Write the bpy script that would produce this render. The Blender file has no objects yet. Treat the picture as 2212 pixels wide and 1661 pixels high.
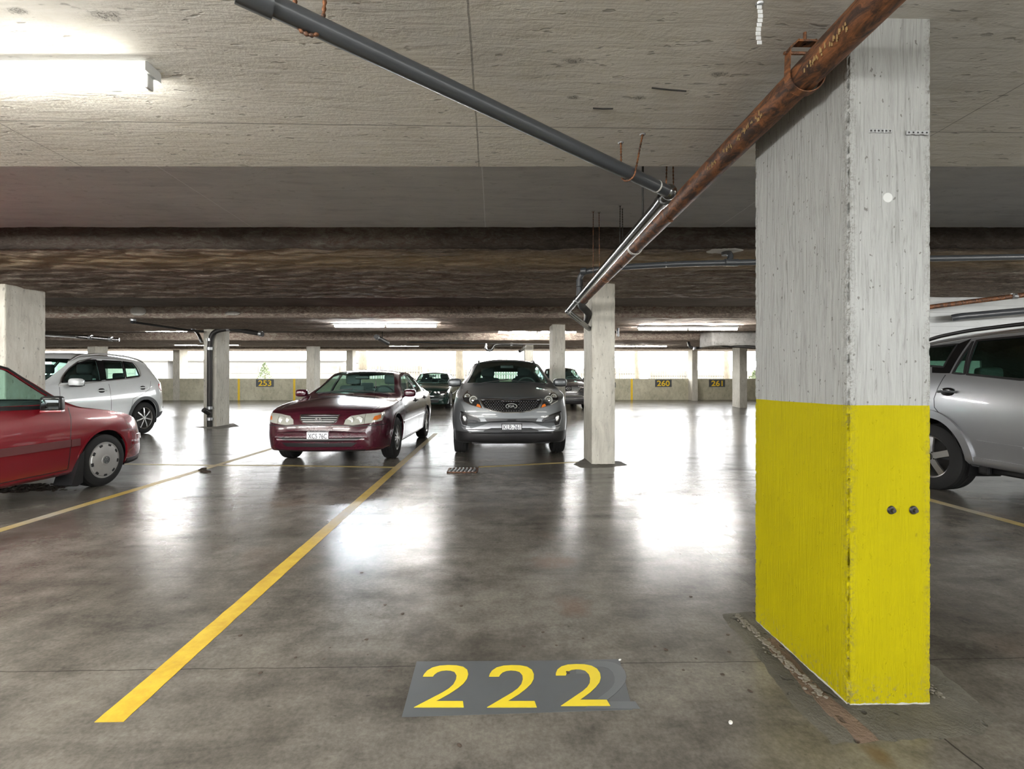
import bpy, bmesh, math, random
import numpy as np
from mathutils import Vector, Matrix, noise
from mathutils.bvhtree import BVHTree

random.seed(7)
PI = math.pi
C = bpy.context.scene.collection
SC = bpy.context.scene

# ------------------------------------------------------------------ camera / world / exposure
EYE = 1.18
FPX = 1000.0                      # focal length in pixels of the 2212x1661 frame
YAW = math.radians(1.25)
TY = math.tan(YAW)
cam_d = bpy.data.cameras.new('camera')
cam = bpy.data.objects.new('camera', cam_d)
C.objects.link(cam)
cam.location = (0, 0, EYE)
cam.rotation_euler = (PI / 2, 0, -YAW)
cam_d.sensor_width = 36.0
cam_d.lens = 36.0 * FPX / 2212
cam_d.shift_x = (1106 - (1067 + FPX * TY)) / 2212
cam_d.shift_y = -(830.5 - 825) / 2212
cam_d.clip_start = 0.05
SC.camera = cam

world = bpy.data.worlds.new('overcast_sky')
SC.world = world
world.use_nodes = True
bg = world.node_tree.nodes['Background']
bg.inputs[0].default_value = (0.97, 0.985, 1.0, 1)
bg.inputs[1].default_value = 8.0

TUBE = 210.0                       # fluorescent tube radiance
SC.view_settings.view_transform = 'Standard'
SC.view_settings.look = 'None'
SC.view_settings.exposure = 0.70
SC.view_settings.gamma = 1.0
SC.view_settings.use_curve_mapping = False
SC.cycles.use_denoising = True
SC.cycles.max_bounces = 7
SC.cycles.diffuse_bounces = 4
SC.cycles.glossy_bounces = 4
SC.cycles.transparent_max_bounces = 10
SC.cycles.adaptive_threshold = 0.03
SC.cycles.caustics_reflective = False
SC.cycles.caustics_refractive = False
SC.cycles.sample_clamp_indirect = 6.0

# ------------------------------------------------------------------ helpers
def wp(px, py, Z):
    """photo pixel at depth Z -> world point"""
    X = (px - 1067) * Z / FPX
    return Vector((X, Z - TY * X, EYE + (825 - py) * Z / FPX))

def fp(px, py, z=0.0):
    return wp(px, py, (EYE - z) * FPX / (py - 825)).to_2d().to_3d() + Vector((0, 0, z))

def XY(X, Z):
    return X, Z - TY * X

def tag(o, label=None, cat=None, group=None, kind=None):
    if label: o['label'] = label
    if cat: o['category'] = cat
    if group: o['group'] = group
    if kind: o['kind'] = kind
    return o

def empty(name, loc, rz=0, label=None, cat=None, group=None):
    o = bpy.data.objects.new(name, None)
    C.objects.link(o)
    o.location = loc
    o.rotation_euler = (0, 0, rz)
    o.empty_display_size = 0.1
    return tag(o, label, cat, group)

def mesh(name, V, F, mat=None, parent=None, smooth=None, mats=None, midx=None):
    me = bpy.data.meshes.new(name)
    me.from_pydata([tuple(v) for v in V], [], F)
    return obj(name, me, mat, parent, smooth, mats, midx)

def obj(name, me, mat=None, parent=None, smooth=None, mats=None, midx=None):
    for m in (mats or ([mat] if mat else [])):
        me.materials.append(m)
    if midx is not None:
        me.polygons.foreach_set('material_index', midx)
    if smooth is not None:
        me.polygons.foreach_set('use_smooth', [True] * len(me.polygons))
        me.set_sharp_from_angle(angle=math.radians(smooth))
    me.update()
    o = bpy.data.objects.new(name, me)
    C.objects.link(o)
    if parent: o.parent = parent
    return o

class MB:
    """collects shapes into one mesh"""
    def __init__(s): s.V, s.F = [], []
    def add(s, V, F):
        n = len(s.V); s.V += [tuple(v) for v in V]; s.F += [tuple(i + n for i in f) for f in F]; return s
    def box(s, x0, x1, y0, y1, z0, z1):
        V = [(x, y, z) for z in (z0, z1) for y in (y0, y1) for x in (x0, x1)]
        return s.add(V, [(0, 2, 3, 1), (4, 5, 7, 6), (0, 1, 5, 4), (2, 6, 7, 3), (0, 4, 6, 2), (1, 3, 7, 5)])
    def rbox(s, c, d, bev=0.02, seg=3, rot=None):
        bm = bmesh.new()
        bmesh.ops.create_cube(bm, size=1)
        bmesh.ops.scale(bm, vec=d, verts=bm.verts)
        bev = min(bev, min(d) * 0.49)
        bmesh.ops.bevel(bm, geom=bm.edges[:], offset=bev, segments=seg, profile=0.6, affect='EDGES')
        if rot: bmesh.ops.rotate(bm, matrix=rot, verts=bm.verts)
        bmesh.ops.translate(bm, vec=c, verts=bm.verts)
        bm.verts.index_update()
        s.add([v.co.copy() for v in bm.verts], [[v.index for v in f.verts] for f in bm.faces])
        bm.free(); return s
    def tube(s, pts, r, n=12, cap=True, flat=None):
        pts = [Vector(p) for p in pts]
        rs = r if isinstance(r, (list, tuple)) else [r] * len(pts)
        V, F = [], []
        up = None
        for i, p in enumerate(pts):
            t = (pts[min(i + 1, len(pts) - 1)] - pts[max(i - 1, 0)]).normalized()
            if up is None:
                up = Vector((0, 0, 1)) if abs(t.z) < 0.9 else Vector((0, 1, 0))
            a = t.cross(up)
            if a.length < 1e-5: a = t.cross(Vector((1, 0, 0)))
            a.normalize(); b = a.cross(t).normalized(); up = b
            for k in range(n):
                q = 2 * PI * k / n
                V.append(p + (a * math.cos(q) + b * math.sin(q)) * rs[i])
        m = len(pts)
        for i in range(m - 1):
            for k in range(n):
                F.append((i * n + k, i * n + (k + 1) % n, (i + 1) * n + (k + 1) % n, (i + 1) * n + k))
        if cap:
            F.append(tuple(range(n))[::-1]); F.append(tuple((m - 1) * n + k for k in range(n)))
        return s.add(V, F)
    def lathe(s, prof, axis='x', n=40, c=(0, 0, 0), close=False):
        """prof: (axial, radius)"""
        V, F = [], []
        for (a, r) in prof:
            for k in range(n):
                q = 2 * PI * k / n
                u, v = r * math.cos(q), r * math.sin(q)
                p = {'x': (a, u, v), 'y': (u, a, v), 'z': (u, v, a)}[axis]
                V.append((p[0] + c[0], p[1] + c[1], p[2] + c[2]))
        m = len(prof)
        for i in range(m if close else m - 1):
            j = (i + 1) % m
            for k in range(n):
                F.append((i * n + k, i * n + (k + 1) % n, j * n + (k + 1) % n, j * n + k))
        return s.add(V, F)
    def ell(s, c, d, e=1.0, nu=20, nv=12, rot=None):
        """super-ellipsoid"""
        f = lambda t: math.copysign(abs(t) ** e, t)
        V, F = [], []
        for j in range(nv + 1):
            p = -PI / 2 + PI * j / nv
            for i in range(nu):
                q = 2 * PI * i / nu
                v = Vector((d[0] * f(math.cos(p)) * f(math.cos(q)), d[1] * f(math.cos(p)) * f(math.sin(q)), d[2] * f(math.sin(p))))
                if rot: v = rot @ v
                V.append(v + Vector(c))
        for j in range(nv):
            for i in range(nu):
                F.append((j * nu + i, j * nu + (i + 1) % nu, (j + 1) * nu + (i + 1) % nu, (j + 1) * nu + i))
        return s.add(V, F)
    def prism(s, poly, z0, z1, axis='z'):
        n = len(poly)
        def P(u, v, w): return {'z': (u, v, w), 'x': (w, u, v), 'y': (u, w, v)}[axis]
        V = [P(u, v, z0) for u, v in poly] + [P(u, v, z1) for u, v in poly]
        F = [tuple(range(n)), tuple(range(n, 2 * n))] + [(i, (i + 1) % n, n + (i + 1) % n, n + i) for i in range(n)]
        return s.add(V, F)
    def build(s, name, mat=None, parent=None, smooth=None, fix=True, **k):
        o = mesh(name, s.V, s.F, mat, parent, None, **k)
        if fix:
            bm = bmesh.new(); bm.from_mesh(o.data)
            bmesh.ops.remove_doubles(bm, verts=bm.verts, dist=1e-6)
            bmesh.ops.recalc_face_normals(bm, faces=bm.faces)
            bm.to_mesh(o.data); bm.free()
        if smooth is not None:
            o.data.polygons.foreach_set('use_smooth', [True] * len(o.data.polygons))
            o.data.set_sharp_from_angle(angle=math.radians(smooth))
        return o

def bend(pts, r=0.05, n=6):
    """rounds the corners of a polyline"""
    pts = [Vector(p) for p in pts]
    out = [pts[0]]
    for a, b, c in zip(pts, pts[1:], pts[2:]):
        d0 = min(r, (a - b).length * .45); d1 = min(r, (c - b).length * .45)
        p0 = b + (a - b).normalized() * d0; p1 = b + (c - b).normalized() * d1
        for k in range(n + 1):
            t = k / n
            out.append(p0 * (1 - t) ** 2 + b * 2 * t * (1 - t) + p1 * t * t)
    out.append(pts[-1])
    return out

# second scene used only to evaluate booleans and text quickly
TMP = bpy.data.scenes.new('scratch')
def evaluate(o):
    TMP.collection.objects.link(o)
    vl = TMP.view_layers[0]
    vl.update()
    me = bpy.data.meshes.new_from_object(o.evaluated_get(vl.depsgraph))
    TMP.collection.objects.unlink(o)
    return me

def tmp_obj(V, F, midx=None):
    me = bpy.data.meshes.new('scratch')
    me.from_pydata([tuple(v) for v in V], [], [tuple(f) for f in F])
    bm = bmesh.new(); bm.from_mesh(me)
    bmesh.ops.recalc_face_normals(bm, faces=bm.faces)
    bm.to_mesh(me); bm.free()
    return bpy.data.objects.new('scratch', me)

def boolean(a, b, op):
    m = a.modifiers.new('b', 'BOOLEAN')
    m.operation = op; m.object = b
    best = None
    for solver in ('EXACT',):
        m.solver = solver
        TMP.collection.objects.link(b)
        me = evaluate(a)
        TMP.collection.objects.unlink(b)
        if len(me.polygons): best = me; break
    for o in (a, b):
        d = o.data; bpy.data.objects.remove(o); bpy.data.meshes.remove(d)
    return best if best else me

def text_mesh(body, h, depth=0.001, bold=0.0, squeeze=1.0):
    """flat text in the XZ plane facing -Y, centred; returns (V,F)"""
    cu = bpy.data.curves.new('txt', 'FONT')
    cu.body = body; cu.size = 1.0; cu.extrude = depth; cu.offset = bold
    cu.align_x = 'CENTER'; cu.resolution_u = 4
    o = bpy.data.objects.new('txt', cu)
    me = evaluate(o)
    bpy.data.objects.remove(o)
    V = np.array([v.co[:] for v in me.vertices])
    F = [tuple(p.vertices) for p in me.polygons]
    bpy.data.meshes.remove(me)
    y0, y1 = V[:, 1].min(), V[:, 1].max()
    x0, x1 = V[:, 0].min(), V[:, 0].max()
    s = h / (y1 - y0)
    out = [((v[0] - (x0 + x1) / 2) * s * squeeze, -v[2], (v[1] - (y0 + y1) / 2) * s) for v in V]
    return out, F

# ------------------------------------------------------------------ materials
def nt(name):
    m = bpy.data.materials.new(name); m.use_nodes = True
    t = m.node_tree
    return m, t, t.nodes['Principled BSDF']

def N(t, kind, **kw):
    n = t.nodes.new('ShaderNode' + kind)
    for k, v in kw.items():
        if k in n.inputs.keys(): n.inputs[k].default_value = v
        else: setattr(n, k, v)
    return n

def ramp(t, fac, stops):
    r = N(t, 'ValToRGB')
    e = r.color_ramp.elements
    while len(e) < len(stops): e.new(0.5)
    for i, (p, c) in enumerate(stops):
        e[i].position = p
        e[i].color = (c, c, c, 1) if isinstance(c, (int, float)) else (*c, 1)
    t.links.new(fac, r.inputs[0])
    return r.outputs[0]

def mixc(t, fac, a, b, mode='MIX'):
    m = t.nodes.new('ShaderNodeMix'); m.data_type = 'RGBA'; m.blend_type = mode
    for sock, v in ((m.inputs[0], fac), (m.inputs[6], a), (m.inputs[7], b)):
        if hasattr(v, 'is_linked'): t.links.new(v, sock)
        elif isinstance(v, (int, float)): sock.default_value = v if sock.type == 'VALUE' else (v, v, v, 1)
        else: sock.default_value = (*v, 1)
    return m.outputs[2]

def math_(t, op, a, b=0.0, c=0.0, clamp=False):
    m = t.nodes.new('ShaderNodeMath'); m.operation = op; m.use_clamp = clamp
    for i, v in enumerate((a, b, c)):
        if hasattr(v, 'is_linked'): t.links.new(v, m.inputs[i])
        else: m.inputs[i].default_value = v
    return m.outputs[0]

def coord(t, scale=(1, 1, 1), obj_space=False):
    if obj_space:
        src = N(t, 'TexCoord').outputs['Object']
    else:
        src = N(t, 'NewGeometry').outputs['Position']
    mp = N(t, 'Mapping'); mp.inputs['Scale'].default_value = scale
    t.links.new(src, mp.inputs[0])
    return mp.outputs[0]

def noise_(t, vec, scale, detail=4, rough=0.55, dist=0.0):
    n = N(t, 'TexNoise', Scale=scale, Detail=detail, Roughness=rough, Distortion=dist)
    t.links.new(vec, n.inputs['Vector'])
    return n.outputs[0]

def bump(t, p, h, strength, dist=0.01):
    b = N(t, 'Bump', Strength=strength, Distance=dist)
    t.links.new(h, b.inputs['Height']); t.links.new(b.outputs[0], p.inputs['Normal'])
    return b

def plain(name, col, rough=0.5, metal=0.0, spec=0.5, coat=0.0, emit=None, es=0.0):
    m, t, p = nt(name)
    p.inputs['Base Color'].default_value = (*col, 1)
    p.inputs['Roughness'].default_value = rough
    p.inputs['Metallic'].default_value = metal
    p.inputs['Specular IOR Level'].default_value = spec
    p.inputs['Coat Weight'].default_value = coat
    p.inputs['Coat Roughness'].default_value = 0.04
    if emit:
        p.inputs['Emission Color'].default_value = (*emit, 1); p.inputs['Emission Strength'].default_value = es
    # slight unevenness so no surface is perfectly flat in tone
    n = noise_(t, coord(t), 9.0, 3)
    t.links.new(mixc(t, ramp(t, n, [(0.3, 0.93), (0.7, 1.05)]), (0, 0, 0), col), p.inputs['Base Color'])
    return m

def paint(name, col, metal=0.25, rough=0.32, coat=1.0):
    m, t, p = nt(name)
    n = noise_(t, coord(t), 6.0, 5, 0.7)
    t.links.new(mixc(t, ramp(t, n, [(0.35, 0.0), (0.75, 0.22)]), col, tuple(c * 0.8 + 0.02 for c in col)), p.inputs['Base Color'])
    p.inputs['Metallic'].default_value = metal
    p.inputs['Roughness'].default_value = rough
    p.inputs['Coat Weight'].default_value = coat
    p.inputs['Coat Roughness'].default_value = 0.05
    return m

def glass(name, tint, refl=0.12):
    m = bpy.data.materials.new(name); m.use_nodes = True
    t = m.node_tree
    t.nodes.remove(t.nodes['Principled BSDF'])
    tr = N(t, 'BsdfTransparent'); tr.inputs[0].default_value = (*tint, 1)
    gl = N(t, 'BsdfGlossy'); gl.inputs['Roughness'].default_value = 0.02; gl.inputs[0].default_value = (0.95, 1, 0.98, 1)
    fr = N(t, 'LayerWeight', Blend=0.5)
    f = math_(t, 'MULTIPLY_ADD', math_(t, 'POWER', fr.outputs['Facing'], 4.0), 0.5, refl * 0.25, clamp=True)
    mx = N(t, 'MixShader')
    t.links.new(f, mx.inputs[0]); t.links.new(tr.outputs[0], mx.inputs[1]); t.links.new(gl.outputs[0], mx.inputs[2])
    t.links.new(mx.outputs[0], t.nodes['Material Output'].inputs[0])
    return m

def concrete(name, lo, hi, grain=(1, 1, 1), pits=0.5, bumpy=0.4, rough=0.85, fine=40.0, seams=None, seam_col=0.35, streak=0.35, knots=None):
    """cast concrete with the print of plywood grain, stains and pits; seams: list of (axis, position, half width)"""
    m, t, p = nt(name)
    gv = coord(t, grain); iv = coord(t)
    g = noise_(t, gv, 6.0, 8, 0.65, 0.6)
    big = noise_(t, iv, 0.9, 5, 0.6)
    fin = noise_(t, iv, fine, 3, 0.6)
    col = mixc(t, ramp(t, big, [(0.3, 0.0), (0.72, 1.0)]), lo, hi)
    col = mixc(t, streak, col, ramp(t, g, [(0.30, 0.14), (0.48, 0.48), (0.7, 0.72)]), 'OVERLAY')
    pit = noise_(t, coord(t, tuple(x * 0.5 + 0.5 for x in grain)), 17.0, 2, 0.5)
    pm = ramp(t, pit, [(0.66, 0.0), (0.72, 1.0)])
    col = mixc(t, math_(t, 'MULTIPLY', pm, pits), col, tuple(c * 0.45 for c in lo))
    h = math_(t, 'ADD', math_(t, 'MULTIPLY', g, 1.0), math_(t, 'MULTIPLY', fin, 0.35))
    h = math_(t, 'SUBTRACT', h, math_(t, 'MULTIPLY', pm, 0.6))
    if seams:
        sep = N(t, 'SeparateXYZ'); t.links.new(N(t, 'NewGeometry').outputs['Position'], sep.inputs[0])
        wob = math_(t, 'MULTIPLY', math_(t, 'SUBTRACT', noise_(t, iv, 5.0, 4), 0.5), 0.014)
        for ax, pos, hw in seams:
            d = math_(t, 'ABSOLUTE', math_(t, 'SUBTRACT', math_(t, 'ADD', sep.outputs[ax], wob), pos))
            s = math_(t, 'LESS_THAN', d, hw)
            col = mixc(t, math_(t, 'MULTIPLY', s, 0.75), col, tuple(c * seam_col for c in lo))
            h = math_(t, 'SUBTRACT', h, math_(t, 'MULTIPLY', s, 0.7))
    for (kx, ky, rx, ry) in (knots or ()):
        q = wp(kx, ky, 1.324 * FPX / (825 - ky))
        mp = N(t, 'Mapping'); mp.vector_type = 'TEXTURE'
        mp.inputs['Location'].default_value = q
        mp.inputs['Scale'].default_value = (rx, ry, 1e3)
        t.links.new(iv, mp.inputs[0])
        ln = N(t, 'VectorMath'); ln.operation = 'LENGTH'; t.links.new(mp.outputs[0], ln.inputs[0])
        d = math_(t, 'ADD', ln.outputs['Value'], math_(t, 'MULTIPLY', math_(t, 'SUBTRACT', fin, 0.5), 1.6))
        rg = math_(t, 'MULTIPLY', ramp(t, d, [(0.35, 1.0), (1.0, 0.0)]), math_(t, 'MULTIPLY_ADD', math_(t, 'SINE', math_(t, 'MULTIPLY', d, 22.0)), 0.3, 0.6))
        col = mixc(t, rg, col, (0.13, 0.125, 0.11))
    t.links.new(col, p.inputs['Base Color'])
    p.inputs['Roughness'].default_value = rough
    p.inputs['Specular IOR Level'].default_value = 0.3
    bump(t, p, h, bumpy, 0.02)
    return m

def m_floor():
    m, t, p = nt('floor_concrete')
    pos = coord(t)
    sep = N(t, 'SeparateXYZ'); t.links.new(pos, sep.inputs[0])
    big = noise_(t, pos, 0.55, 6, 0.62, 0.4)
    dirt = noise_(t, coord(t, (0.55, 1.9, 1)), 1.6, 9, 0.72, 0.4)
    mid = noise_(t, pos, 4.2, 8, 0.72, 0.0)
    fin = noise_(t, pos, 60.0, 4, 0.7)
    trow = noise_(t, coord(t, (0.8, 2.2, 1)), 5.0, 6, 0.62, 0.3)
    col = mixc(t, ramp(t, big, [(0.32, 0.0), (0.68, 1.0)]), (0.072, 0.065, 0.054), (0.178, 0.166, 0.146))
    col = mixc(t, 0.65, col, ramp(t, mid, [(0.25, 0.12), (0.5, 0.5), (0.75, 0.85)]), 'OVERLAY')
    col = mixc(t, 0.35, col, ramp(t, fin, [(0.3, 0.2), (0.7, 0.8)]), 'OVERLAY')
    col = mixc(t, 0.6, col, ramp(t, dirt, [(0.36, 0.2), (0.5, 0.5), (0.64, 0.66)]), 'OVERLAY')
    # rusty tint in places
    rs = noise_(t, pos, 0.8, 3, 0.5)
    col = mixc(t, ramp(t, rs, [(0.60, 0.0), (0.75, 0.30)]), col, (0.20, 0.105, 0.06))
    # dark drip specks
    sp = noise_(t, coord(t, (1, 1.6, 1)), 24.0, 2, 0.5)
    sm = ramp(t, sp, [(0.72, 0.0), (0.77, 0.7)])
    col = mixc(t, sm, col, (0.05, 0.045, 0.04))
    # soaked-in stains with their own outlines
    def stain(ax, ay, bx, by, w, amt, tint):
        nonlocal col
        A, B = fp(ax, ay), fp(bx, by)
        mp = N(t, 'Mapping'); mp.vector_type = 'TEXTURE'
        mp.inputs['Location'].default_value = ((A.x + B.x) / 2, (A.y + B.y) / 2, 0)
        mp.inputs['Rotation'].default_value = (0, 0, math.atan2(B.y - A.y, B.x - A.x))
        mp.inputs['Scale'].default_value = ((B - A).length / 2, w, 1e3)
        t.links.new(pos, mp.inputs[0])
        ln = N(t, 'VectorMath'); ln.operation = 'LENGTH'; t.links.new(mp.outputs[0], ln.inputs[0])
        d = math_(t, 'ADD', ln.outputs['Value'], math_(t, 'MULTIPLY', math_(t, 'SUBTRACT', mid, 0.5), 2.2))
        col = mixc(t, ramp(t, d, [(0.25, amt), (1.0, 0.0)]), col, tint)
    DK = (0.055, 0.05, 0.042)
    stain(985, 1003, 900, 1040, .16, .8, DK)
    stain(930, 1030, 770, 1125, .13, .75, DK)
    stain(1370, 1040, 1560, 1110, .14, .6, DK)
    stain(1500, 1080, 1640, 1215, .10, .6, DK)
    stain(640, 1042, 860, 1040, .22, .6, DK)
    stain(860, 1400, 1330, 1395, .22, .45, DK)
    stain(840, 1290, 960, 1400, .14, .4, DK)
    stain(1150, 1200, 1250, 1225, .18, .25, (0.20, 0.10, 0.06))
    stain(1200, 1290, 1280, 1330, .12, .25, (0.20, 0.10, 0.06))
    stain(1405, 1164, 1435, 1165, .05, .75, DK)
    stain(1860, 1600, 1935, 1665, .05, .6, (0.10, 0.055, 0.03))
    # saw-cut joints
    wob = math_(t, 'MULTIPLY', math_(t, 'SUBTRACT', noise_(t, pos, 6.0, 5), 0.5), 0.02)
    h = math_(t, 'ADD', math_(t, 'MULTIPLY', mid, 0.5), math_(t, 'MULTIPLY', trow, 0.6))
    h = math_(t, 'ADD', h, math_(t, 'MULTIPLY', fin, 0.12))
    for ax, posn, hw in ((0, 1.49, 0.0035), (1, 1.93, 0.0022), (1, 12.9, 0.004), (0, -6.9, 0.004), (1, 7.4, 0.004)):
        d = math_(t, 'ABSOLUTE', math_(t, 'SUBTRACT', math_(t, 'ADD', sep.outputs[ax], wob), posn))
        s = math_(t, 'LESS_THAN', d, hw)
        col = mixc(t, math_(t, 'MULTIPLY', s, 0.85), col, (0.03, 0.027, 0.024))
        h = math_(t, 'SUBTRACT', h, math_(t, 'MULTIPLY', s, 0.8))
    t.links.new(col, p.inputs['Base Color'])
    rr = math_(t, 'ADD', math_(t, 'MULTIPLY', ramp(t, big, [(0.3, 0.0), (0.7, 1.0)]), 0.02),
               math_(t, 'MULTIPLY', ramp(t, trow, [(0.3, 0.0), (0.72, 1.0)]), 0.045))
    t.links.new(math_(t, 'ADD', rr, 0.20), p.inputs['Roughness'])
    h = math_(t, 'ADD', h, math_(t, 'MULTIPLY', dirt, 1.6))
    t.links.new(ramp(t, dirt, [(0.36, 0.06), (0.5, 0.40), (0.62, 0.62)]), p.inputs['Specular IOR Level'])
    bump(t, p, h, 0.09, 0.01)
    return m

def m_spray():
    """rough sprayed fire-proofing under the slab bands"""
    m, t, p = nt('sprayed_insulation')
    pos = coord(t, (0.42, 1.7, 1))
    n1 = noise_(t, pos, 16.0, 10, 0.8, 1.2)
    n2 = noise_(t, pos, 1.1, 5, 0.6)
    n3 = noise_(t, pos, 55.0, 4, 0.7)
    sep = N(t, 'SeparateXYZ'); t.links.new(coord(t), sep.inputs[0])
    col = mixc(t, ramp(t, n2, [(0.3, 0.0), (0.7, 1.0)]), (0.46, 0.38, 0.315), (0.68, 0.58, 0.49))
    col = mixc(t, 0.9, col, ramp(t, n1, [(0.33, 0.06), (0.5, 0.45), (0.64, 0.92)]), 'OVERLAY')
    col = mixc(t, 0.4, col, ramp(t, n3, [(0.3, 0.2), (0.7, 0.75)]), 'OVERLAY')
    # ochre tint along second band's front edge, shade painted dark on its face
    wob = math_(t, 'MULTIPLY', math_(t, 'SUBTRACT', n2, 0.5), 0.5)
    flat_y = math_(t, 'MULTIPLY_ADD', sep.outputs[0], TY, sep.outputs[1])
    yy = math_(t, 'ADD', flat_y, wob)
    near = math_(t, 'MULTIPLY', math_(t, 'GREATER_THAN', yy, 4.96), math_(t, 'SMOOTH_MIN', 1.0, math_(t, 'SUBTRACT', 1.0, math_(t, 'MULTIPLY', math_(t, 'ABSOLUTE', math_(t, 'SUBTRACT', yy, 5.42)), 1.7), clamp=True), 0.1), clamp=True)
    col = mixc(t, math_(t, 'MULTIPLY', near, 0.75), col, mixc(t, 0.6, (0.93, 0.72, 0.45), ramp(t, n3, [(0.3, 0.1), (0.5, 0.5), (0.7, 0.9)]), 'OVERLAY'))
    face_shade = math_(t, 'MULTIPLY', math_(t, 'LESS_THAN', flat_y, 4.93), ramp(t, n2, [(0.3, 0.97), (0.7, 0.7)]))
    col = mixc(t, face_shade, col, (0.05, 0.041, 0.035))
    t.links.new(col, p.inputs['Base Color'])
    p.inputs['Roughness'].default_value = 0.95
    p.inputs['Specular IOR Level'].default_value = 0.15
    bump(t, p, math_(t, 'ADD', n1, math_(t, 'MULTIPLY', n3, 0.5)), 1.0, 0.06)
    return m

def m_column():
    """near column: off-white paint over board-marked concrete, yellow paint up to 1.095 m"""
    m, t, p = nt('painted_column')
    pos = coord(t, (13, 13, 0.7))
    sep = N(t, 'SeparateXYZ'); t.links.new(coord(t), sep.inputs[0])
    g = noise_(t, pos, 5.0, 7, 0.65, 1.6)
    big = noise_(t, coord(t), 2.0, 4)
    pit = noise_(t, coord(t, (1, 1, 0.7)), 62.0, 2, 0.5)
    pm = ramp(t, pit, [(0.69, 0.0), (0.74, 1.0)])
    white = mixc(t, ramp(t, g, [(0.30, 0.0), (0.46, 0.75), (0.6, 1.0)]), (0.20, 0.20, 0.19), (0.35, 0.355, 0.34))
    white = mixc(t, math_(t, 'MULTIPLY', pm, 0.75), white, (0.12, 0.11, 0.10))
    yel = mixc(t, ramp(t, big, [(0.3, 0.0), (0.7, 1.0)]), (0.32, 0.275, 0.0), (0.38, 0.33, 0.0))
    scuff = noise_(t, coord(t, (1, 1, 0.35)), 20.0, 5, 0.7)
    yel = mixc(t, ramp(t, scuff, [(0.66, 0.0), (0.74, 0.75)]), yel, (0.16, 0.13, 0.01))
    low = math_(t, 'SUBTRACT', 1.0, math_(t, 'MULTIPLY', sep.outputs[2], 8.0), clamp=True)
    chip = ramp(t, noise_(t, coord(t), 60.0, 6, 0.75), [(0.55, 0.0), (0.62, 1.0)])
    yel = mixc(t, math_(t, 'MULTIPLY', math_(t, 'MULTIPLY', low, chip), 0.8), yel, (0.14, 0.13, 0.11))
    line = math_(t, 'ADD', sep.outputs[2], math_(t, 'MULTIPLY', math_(t, 'SUBTRACT', big, 0.5), 0.012))
    top = math_(t, 'GREATER_THAN', line, 1.095)
    foot = math_(t, 'LESS_THAN', math_(t, 'ADD', line, math_(t, 'MULTIPLY', math_(t, 'SUBTRACT', scuff, 0.5), 0.02)), 0.010)
    col = mixc(t, top, yel, white)
    col = mixc(t, foot, col, (0.42, 0.41, 0.38))
    # crumbling arrises
    so = N(t, 'SeparateXYZ'); t.links.new(N(t, 'TexCoord').outputs['Object'], so.inputs[0])
    ex = math_(t, 'SUBTRACT', 0.155, math_(t, 'ABSOLUTE', so.outputs[0]))
    ey = math_(t, 'SUBTRACT', 0.302, math_(t, 'ABSOLUTE', so.outputs[1]))
    e = math_(t, 'MAXIMUM', ex, ey)
    cr = noise_(t, coord(t), 60.0, 6, 0.75, 1.5)
    em = math_(t, 'MULTIPLY', math_(t, 'SUBTRACT', 1.0, math_(t, 'MULTIPLY', e, 26.0), clamp=True), ramp(t, cr, [(0.50, 0.0), (0.60, 1.0)]))
    col = mixc(t, math_(t, 'MULTIPLY', em, 0.85), col, mixc(t, top, (0.16, 0.14, 0.05), (0.13, 0.125, 0.11)))
    t.links.new(col, p.inputs['Base Color'])
    p.inputs['Roughness'].default_value = 0.75
    p.inputs['Specular IOR Level'].default_value = 0.12
    bump(t, p, math_(t, 'SUBTRACT', g, math_(t, 'MULTIPLY', pm, 0.8)), 0.5, 0.012)
    return m

def m_line():
    m, t, p = nt('yellow_line_paint')
    pos = coord(t)
    sep = N(t, 'SeparateXYZ'); t.links.new(pos, sep.inputs[0])
    n = noise_(t, pos, 9.0, 6, 0.7)
    f = noise_(t, pos, 50.0, 4, 0.7)
    col = mixc(t, ramp(t, n, [(0.35, 0.0), (0.65, 1.0)]), (0.42, 0.27, 0.025), (0.56, 0.40, 0.04))
    # worn to grey where tyres cross at about four metres, thinner paint further away
    y = sep.outputs[1]
    worn = math_(t, 'SUBTRACT', 1.0, math_(t, 'MULTIPLY', math_(t, 'ABSOLUTE', math_(t, 'SUBTRACT', y, 4.15)), 1.3), clamp=True)
    far = math_(t, 'MULTIPLY', math_(t, 'SUBTRACT', y, 4.0), 0.22, clamp=True)
    w = math_(t, 'MULTIPLY', math_(t, 'MAXIMUM', math_(t, 'MULTIPLY', worn, 0.95), math_(t, 'MINIMUM', far, 0.62)), ramp(t, n, [(0.25, 0.75), (0.6, 1.0)]))
    col = mixc(t, w, col, mixc(t, worn, (0.30, 0.255, 0.175), (0.40, 0.385, 0.35)))
    chip = ramp(t, f, [(0.66, 0.0), (0.71, 0.6)])
    col = mixc(t, chip, col, (0.22, 0.19, 0.13))
    t.links.new(col, p.inputs['Base Color'])
    p.inputs['Roughness'].default_value = 0.42
    p.inputs['Specular IOR Level'].default_value = 0.3
    bump(t, p, n, 0.15, 0.004)
    return m

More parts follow.
